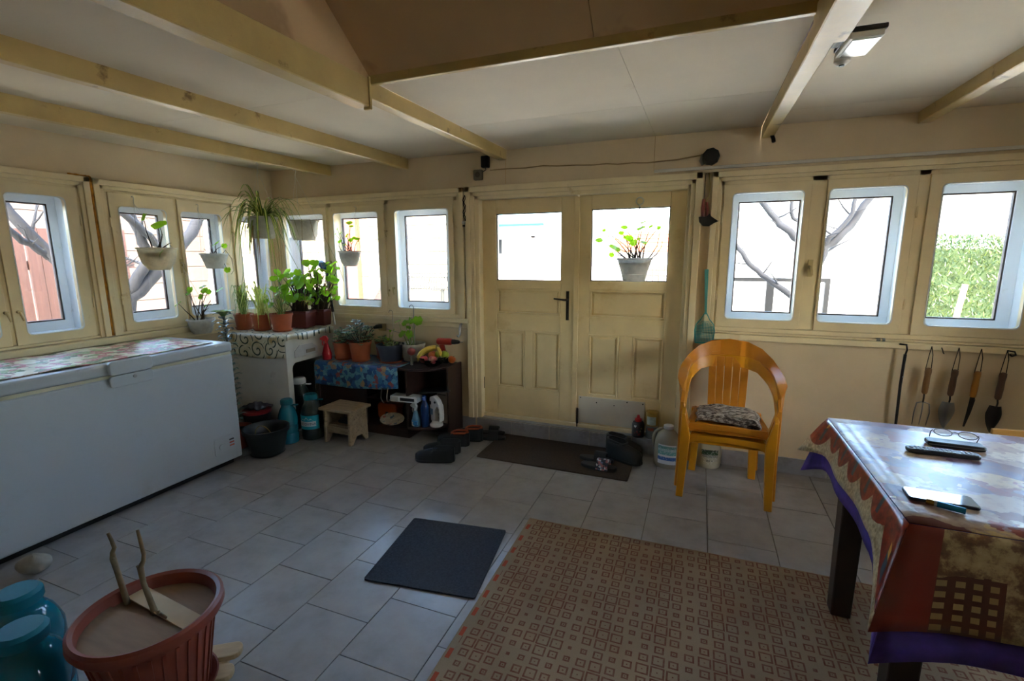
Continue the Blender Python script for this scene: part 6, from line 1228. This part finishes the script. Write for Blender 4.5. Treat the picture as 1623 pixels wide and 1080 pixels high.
t = thing('hanging_pincers', 'red-handled tool with a black head hanging between door and window', 'tool', (.012, 3.60, 1.72)); MB().tube([(-.02, .012, .33), (-.022, .005, .22), (-.022, 0, .15)], .003, 6).build('string', m_dark, t); MB().tube([(-.022, 0, .16), (-.026, 0, .10), (-.024, 0, .045)], [.010, .013, .011], 10).build('handle', mat('dull_red2', '#7c332a', .4), t, smooth='auto'); MB().tube([(-.002, .0, .14), (.002, 0, .09), (.0, 0, .045)], [.008, .011, .010], 10).build('handle', mat('dull_red2', '#7c332a', .4), t, smooth='auto')
MB().prism([(-.05, .045), (-.045, .01), (-.02, -.018), (.02, -.02), (.05, .0), (.078, .012), (.05, .03), (.03, .045), (.02, .065), (.0, .045)], -.012, .012, 'y').build('head', m_black, t, bevel=.004); MB().tube([(.0, .010, .33), (.012, .006, .25), (.008, .004, .18), (-.01, 0, .15)], .0025, 6).build('wire', mat('yellow_wire', '#9c8430', .5), t)
t = thing('hanging_bulb_cord', 'dark twisted cord with a small pale bulb beside the door casing', 'cord', (-1.828, 3.60, 1.76)); MB().tube([(.012 * math.sin(i * .9) + .006, 0, .03 + i * .0135) for i in range(16)], .004, 6).build('cord', m_dark, t, smooth=True); MB().tube([(.012 * math.sin(i * .9 + 2) + .008, 0, .03 + i * .0135) for i in range(16)], .0035, 6).build('cord', m_dark, t, smooth=True); MB().ball((0, -.004, .018), .016, 14, 9).build('bulb', m_potw, t, smooth=True); MB().tube([(0, -.004, -.002), (0, -.004, -.014)], .011, 10).build('socket', m_dark, t)
t = thing('wall_socket', 'beige wall outlet with a dark plug behind the blue pot', 'socket', (-2.700, 3.63, .878)); MB().prism(rrect(-.042, .042, -.042, .042, .01), -.014, 0, 'y').build('plate', mat('outlet_beige', '#a58f63', .5), t, bevel=.003); MB().tube([(-.005, -.012, 0), (-.03, -.05, .0), (-.055, -.06, -.01)], [.02, .02, .012], 12).build('plug', m_black, t, smooth='auto'); MB().tube(bez((-.055, -.06, -.01), (-.12, -.06, -.03), (-.13, -.05, -.12), (-.12, -.04, -.20)), .004, 6).build('lead', m_black, t, smooth=True); MB().tube(bez((.04, -.01, -.02), (.15, -.01, -.04), (.22, -.01, -.06), (.35, -.01, -.09)), .003, 6).build('lead', mat('grey_cable', '#8d877c', .5), t, smooth=True)
t = thing('metal_coat_hook', 'silver hook screwed under the ledge beside the door', 'hook', (-1.875, 3.60, .90)); MB().tube([(0, .02, .04), (0, -.01, .035), (.004, -.03, .0), (.0, -.03, -.05), (-.006, -.045, -.065), (-.01, -.06, -.05)], [.009, .010, .012, .010, .008, .007], 8).build('shank', m_metal, t, smooth=True); MB().box(-.03, .03, .016, .022, .02, .06).build('plate', m_dark, t)
# squeegee pole
t = thing('window_squeegee', 'telescopic pole with a blue squeegee head in the corner', 'squeegee', (-3.185, 3.555, CZ + .012), rot=(R(0), R(-6), 0))
MB().tube([(0, 0, 0), (0, 0, .42)], .009, 10).build('pole', m_metal, t, smooth='auto'); MB().tube([(0, 0, .12), (0, 0, .23)], .0125, 10).build('grip', m_black, t, smooth='auto'); m_sq = mat('squeegee_blue', '#2d5a94', .4)
MB().tube([(0, 0, .40), (-.002, 0, .50), (-.015, 0, .54)], [.014, .018, .014], 10).build('socket', m_sq, t, smooth='auto'); MB().ribbon([(-.01, 0, .53), (-.05, 0, .575), (-.085, 0, .60)], [(0, .05, 0)] * 3, [(.006, 0, .009)] * 3).build('head', m_sq, t, bevel=.003); MB().box(-.095, -.078, -.055, .055, .585, .605).build('rubber', m_black, t)

# ------------------------------------------------------------------ fly swatter
t = thing('fly_swatter', 'turquoise plastic fly swatter hanging beside the right window', 'fly swatter', (.047, 3.600, .945)); m_tq = mat('turquoise_plastic', '#4e9c98', .45)
MB().ribbon([(-.012, 0, .465), (-.008, 0, .36), (0, 0, .16)], [(.013, 0, 0), (.011, 0, 0), (.007, 0, 0)], [(0, .003, 0)] * 3).build('handle', m_tq, t, bevel=.002)
ps = MB(); ol = [(-.060, -.055), (.060, -.055), (.068, .04), (.058, .085), (.03, .12), (.008, .165), (-.008, .165), (-.03, .12), (-.058, .085), (-.068, .04)]
il = [(x * .90, .045 + (z - .045) * .90) for x, z in ol]; ps.ring(ol, il, -.0025, .0025, 'y')
for i in range(12): x = -.055 + i * .010; ps.box(x - .0018, x + .0018, -.0012, .0012, -.05, .10 - abs(x) * .7)
for i in range(15): z = -.045 + i * .0105; w_ = .062 if z < .06 else max(.012, .062 - (z - .06) * .8); ps.box(-w_, w_, -.0012, .0012, z - .0018, z + .0018)
ps.build('mesh_paddle', m_tq, t)

# ------------------------------------------------------------------ garden hand tools hung under the ledge
m_str = mat('black_string', '#17130f', .9); m_hw1 = mat('beech_handle', '#8a6238', .55, var=.2, stretch=(6, 6, 1)); m_hw2 = mat('dark_handle', '#5f3f2a', .55, var=.2, stretch=(6, 6, 1)); m_hw3 = mat('varnished_handle', '#a86e22', .4, var=.15, stretch=(6, 6, 1)); m_blade = mat('worn_steel', '#8d8b88', .35, metal=.9, var=.15); m_rust = mat('dull_iron', '#3a3431', .5, metal=.6, var=.2)
def hand_tool(name, label, x, hm, swing, build):
    t = thing(name, label, 'garden tool', (x, 3.588, .940), rot=(0, R(swing), 0), group='hand tools on the ledge')
    MB().tube([(0, .012, .012), (-.010, 0, -.04), (-.016, 0, -.135)], .0022, 5).tube([(0, .012, .012), (.008, 0, -.04), (.012, 0, -.135)], .0022, 5).build('loop', m_str, t)
    MB().lathe([(.010, -.285), (.0155, -.275), (.017, -.22), (.015, -.17), (.0175, -.145), (.016, -.125), (.006, -.12)], 14).build('handle', hm, t, smooth='auto')
    build(t); return t
def rake(t):
    MB().tube([(0, 0, -.28), (.0, -.004, -.315), (0, -.002, -.34)], .005, 8).build('shank', m_rust, t, smooth=True)
    for x in (-.035, 0, .035): MB().tube([(0, 0, -.335), (x * .9, -.006, -.345), (x * 1.1, -.01, -.40), (x * 1.0, .0, -.485)], [.004, .004, .0038, .002], 6).build('tine', m_blade, t, smooth=True)
def trowel(t, mt=m_blade, w=.036):
    MB().tube([(0, 0, -.28), (0, -.010, -.305), (0, -.006, -.33)], .0048, 8).build('shank', m_rust, t, smooth=True)
    def bl_(u, v): ww = w * (1 - v ** 2.6) * (.75 + .4 * min(1, 3 * v)) + .001; a = (u - .5) * 2; return (a * ww, -.004 + .016 * a * a - .006, -.325 - .165 * v)
    MB().slab(bl_, 8, 10, .0018).build('blade', mt, t, smooth='auto')
def weeder(t):
    MB().tube([(0, 0, -.28), (0, 0, -.30)], .012, 10).build('ferrule', m_rust, t, smooth='auto'); MB().ribbon([(.002, 0, -.295), (-.004, 0, -.38), (-.014, 0, -.47)], [(.013, 0, 0), (.010, 0, 0), (.004, 0, 0)], [(0, .002, 0)] * 3).build('blade', m_rust, t)
hand_tool('hand_rake', 'three-tined hand rake with a wooden handle, beside the hanging stick', 1.336, m_hw1, 1.5, rake)
hand_tool('hand_trowel', 'bright steel trowel with a dark wooden handle under the ledge', 1.467, m_hw2, 2.5, trowel)
hand_tool('hand_weeder', 'narrow blade weeder with a varnished yellow handle under the ledge', 1.572, m_hw3, 2.0, weeder)
hand_tool('dark_trowel', 'dark iron trowel hanging last in the row of hand tools', 1.690, m_hw2, 2.5, lambda t: trowel(t, m_rust, .034))
t = thing('hanging_stick', 'long black stick hanging from the ledge beside the hand rake', 'stick', (1.208, 3.592, .945)); MB().tube([(.0, 0, -.05), (-.004, 0, -.25), (.006, .0, -.80)], [.009, .0085, .007], 8).build('rod', m_black, t, smooth='auto'); MB().tube([(-.035, .005, .012), (.0, .0, .010), (.004, -.006, -.02), (.0, 0, -.055)], .006, 6).build('hook', m_dark, t, smooth=True); MB().tube([(.0, 0, -.19), (.0, 0, -.195)], .0095, 8).build('joint', m_metal, t)
t = thing('small_hook', 'small empty iron hook between rake and trowel', 'hook', (1.385, 3.598, .935)); MB().tube([(0, .005, .012), (0, -.012, .0), (.004, -.016, -.018), (.010, -.010, -.022)], .003, 6).build('shank', m_dark, t, smooth=True)
t = thing('small_hook', 'curled iron hook above the dark trowel', 'hook', (1.708, 3.598, .935)); MB().tube([(-.02, .005, .014), (.012, -.004, .010), (.018, -.008, -.008), (.0, -.01, -.016), (-.012, -.01, -.006)], .005, 6).build('shank', m_dark, t, smooth=True)
t = thing('small_hook', 'iron hook fixed into the beam end above the right window', 'hook', (.362, 3.57, 2.235)); MB().tube([(0, 0, .02), (.012, -.01, -.012), (.014, -.02, -.03)], .012, 8).build('shank', m_dark, t, smooth=True)

# ------------------------------------------------------------------ things on the table
ZT_ = TZ + .0055
t = thing('remote_control', 'black remote control with pale buttons on the table', 'remote', (.844, 2.073, ZT_), R(-1))
MB().prism(rrect(-.105, .105, -.023, .023, .016), 0, .016).build('case', m_black, t, bevel=.005); bt = MB(); 
for i in range(9):
    for j in range(3): bt.cbox((-.075 + i * .013, -.012 + j * .012, .0168), (.008, .006, .002))
for i in range(3): bt.cbox((.055 + i * .014, 0, .0168), (.006, .026, .002))
bt.build('buttons', mat('button_grey', '#9a9a9c', .5), t); MB().tube([(-.09, 0, .0155), (-.09, 0, .018)], .006, 10).build('power_button', m_rust, t)
t = thing('smartphone', 'black smartphone lying screen-up near the table edge', 'phone', (.690, 1.668, ZT_), R(-3)); MB().prism(rrect(-.082, .082, -.038, .038, .011), 0, .009).build('case', m_black, t, bevel=.002)
sm_ = mat('phone_glass', '#0a0b0d', .03, var=0, spec=.8, coat=1.0); MB().prism(rrect(-.079, .079, -.0355, .0355, .009), .0088, .0094).build('screen', sm_, t)
t = thing('blue_lighter', 'shiny blue lighter beside the phone', 'lighter', (.682, 1.606, ZT_ + .009), R(-21)); MB().tube([(-.022, 0, 0), (.040, 0, 0)], .0088, 14).build('tube', mat('blue_metal', '#1f7fae', .15, metal=.5), t, smooth='auto'); MB().tube([(-.044, 0, 0), (-.022, 0, 0)], .0082, 14).build('cap', mat('gold_metal', '#b08a3c', .25, metal=.9), t, smooth='auto'); MB().tube([(-.026, 0, 0), (-.020, 0, 0)], .0094, 14).build('band', m_metal, t, smooth='auto')
t = thing('glasses_case', 'flat black spectacle case behind the remote', 'case', (.920, 2.180, ZT_), R(-3)); MB().prism(rrect(-.085, .085, -.030, .030, .014), 0, .018).build('shell', m_black, t, bevel=.006); MB().box(-.084, .084, -.0305, -.0295, .008, .010).build('seam', m_metal, t)
t = thing('spectacles', 'thin-framed spectacles resting open on the black case', 'glasses', (.940, 2.225, ZT_ + .019), rot=(R(-62), 0, R(-12))); m_fr = mat('dark_red_frame', '#3a1a20', .3)
for s in (-1, 1):
    pts = [(s * .036 + .027 * math.cos(a), 0, .022 + .019 * math.sin(a)) for a in [2 * math.pi * i / 20 for i in range(21)]]; MB().tube(pts, .0016, 6).build('rim', m_fr, t, smooth=True); MB().prism([(p[0], p[2]) for p in pts[:-1]], -.0005, .0005, 'y').build('lens', m_glass, t)
    MB().tube([(s * .066, 0, .028), (s * .070, .012, .030), (s * .066, .09, .034), (s * .060, .115, .020)], .0018, 6).build('temple', m_fr, t, smooth=True)
MB().tube([(-.010, 0, .026), (0, 0, .030), (.010, 0, .026)], .0016, 6).build('bridge', m_fr, t, smooth=True)
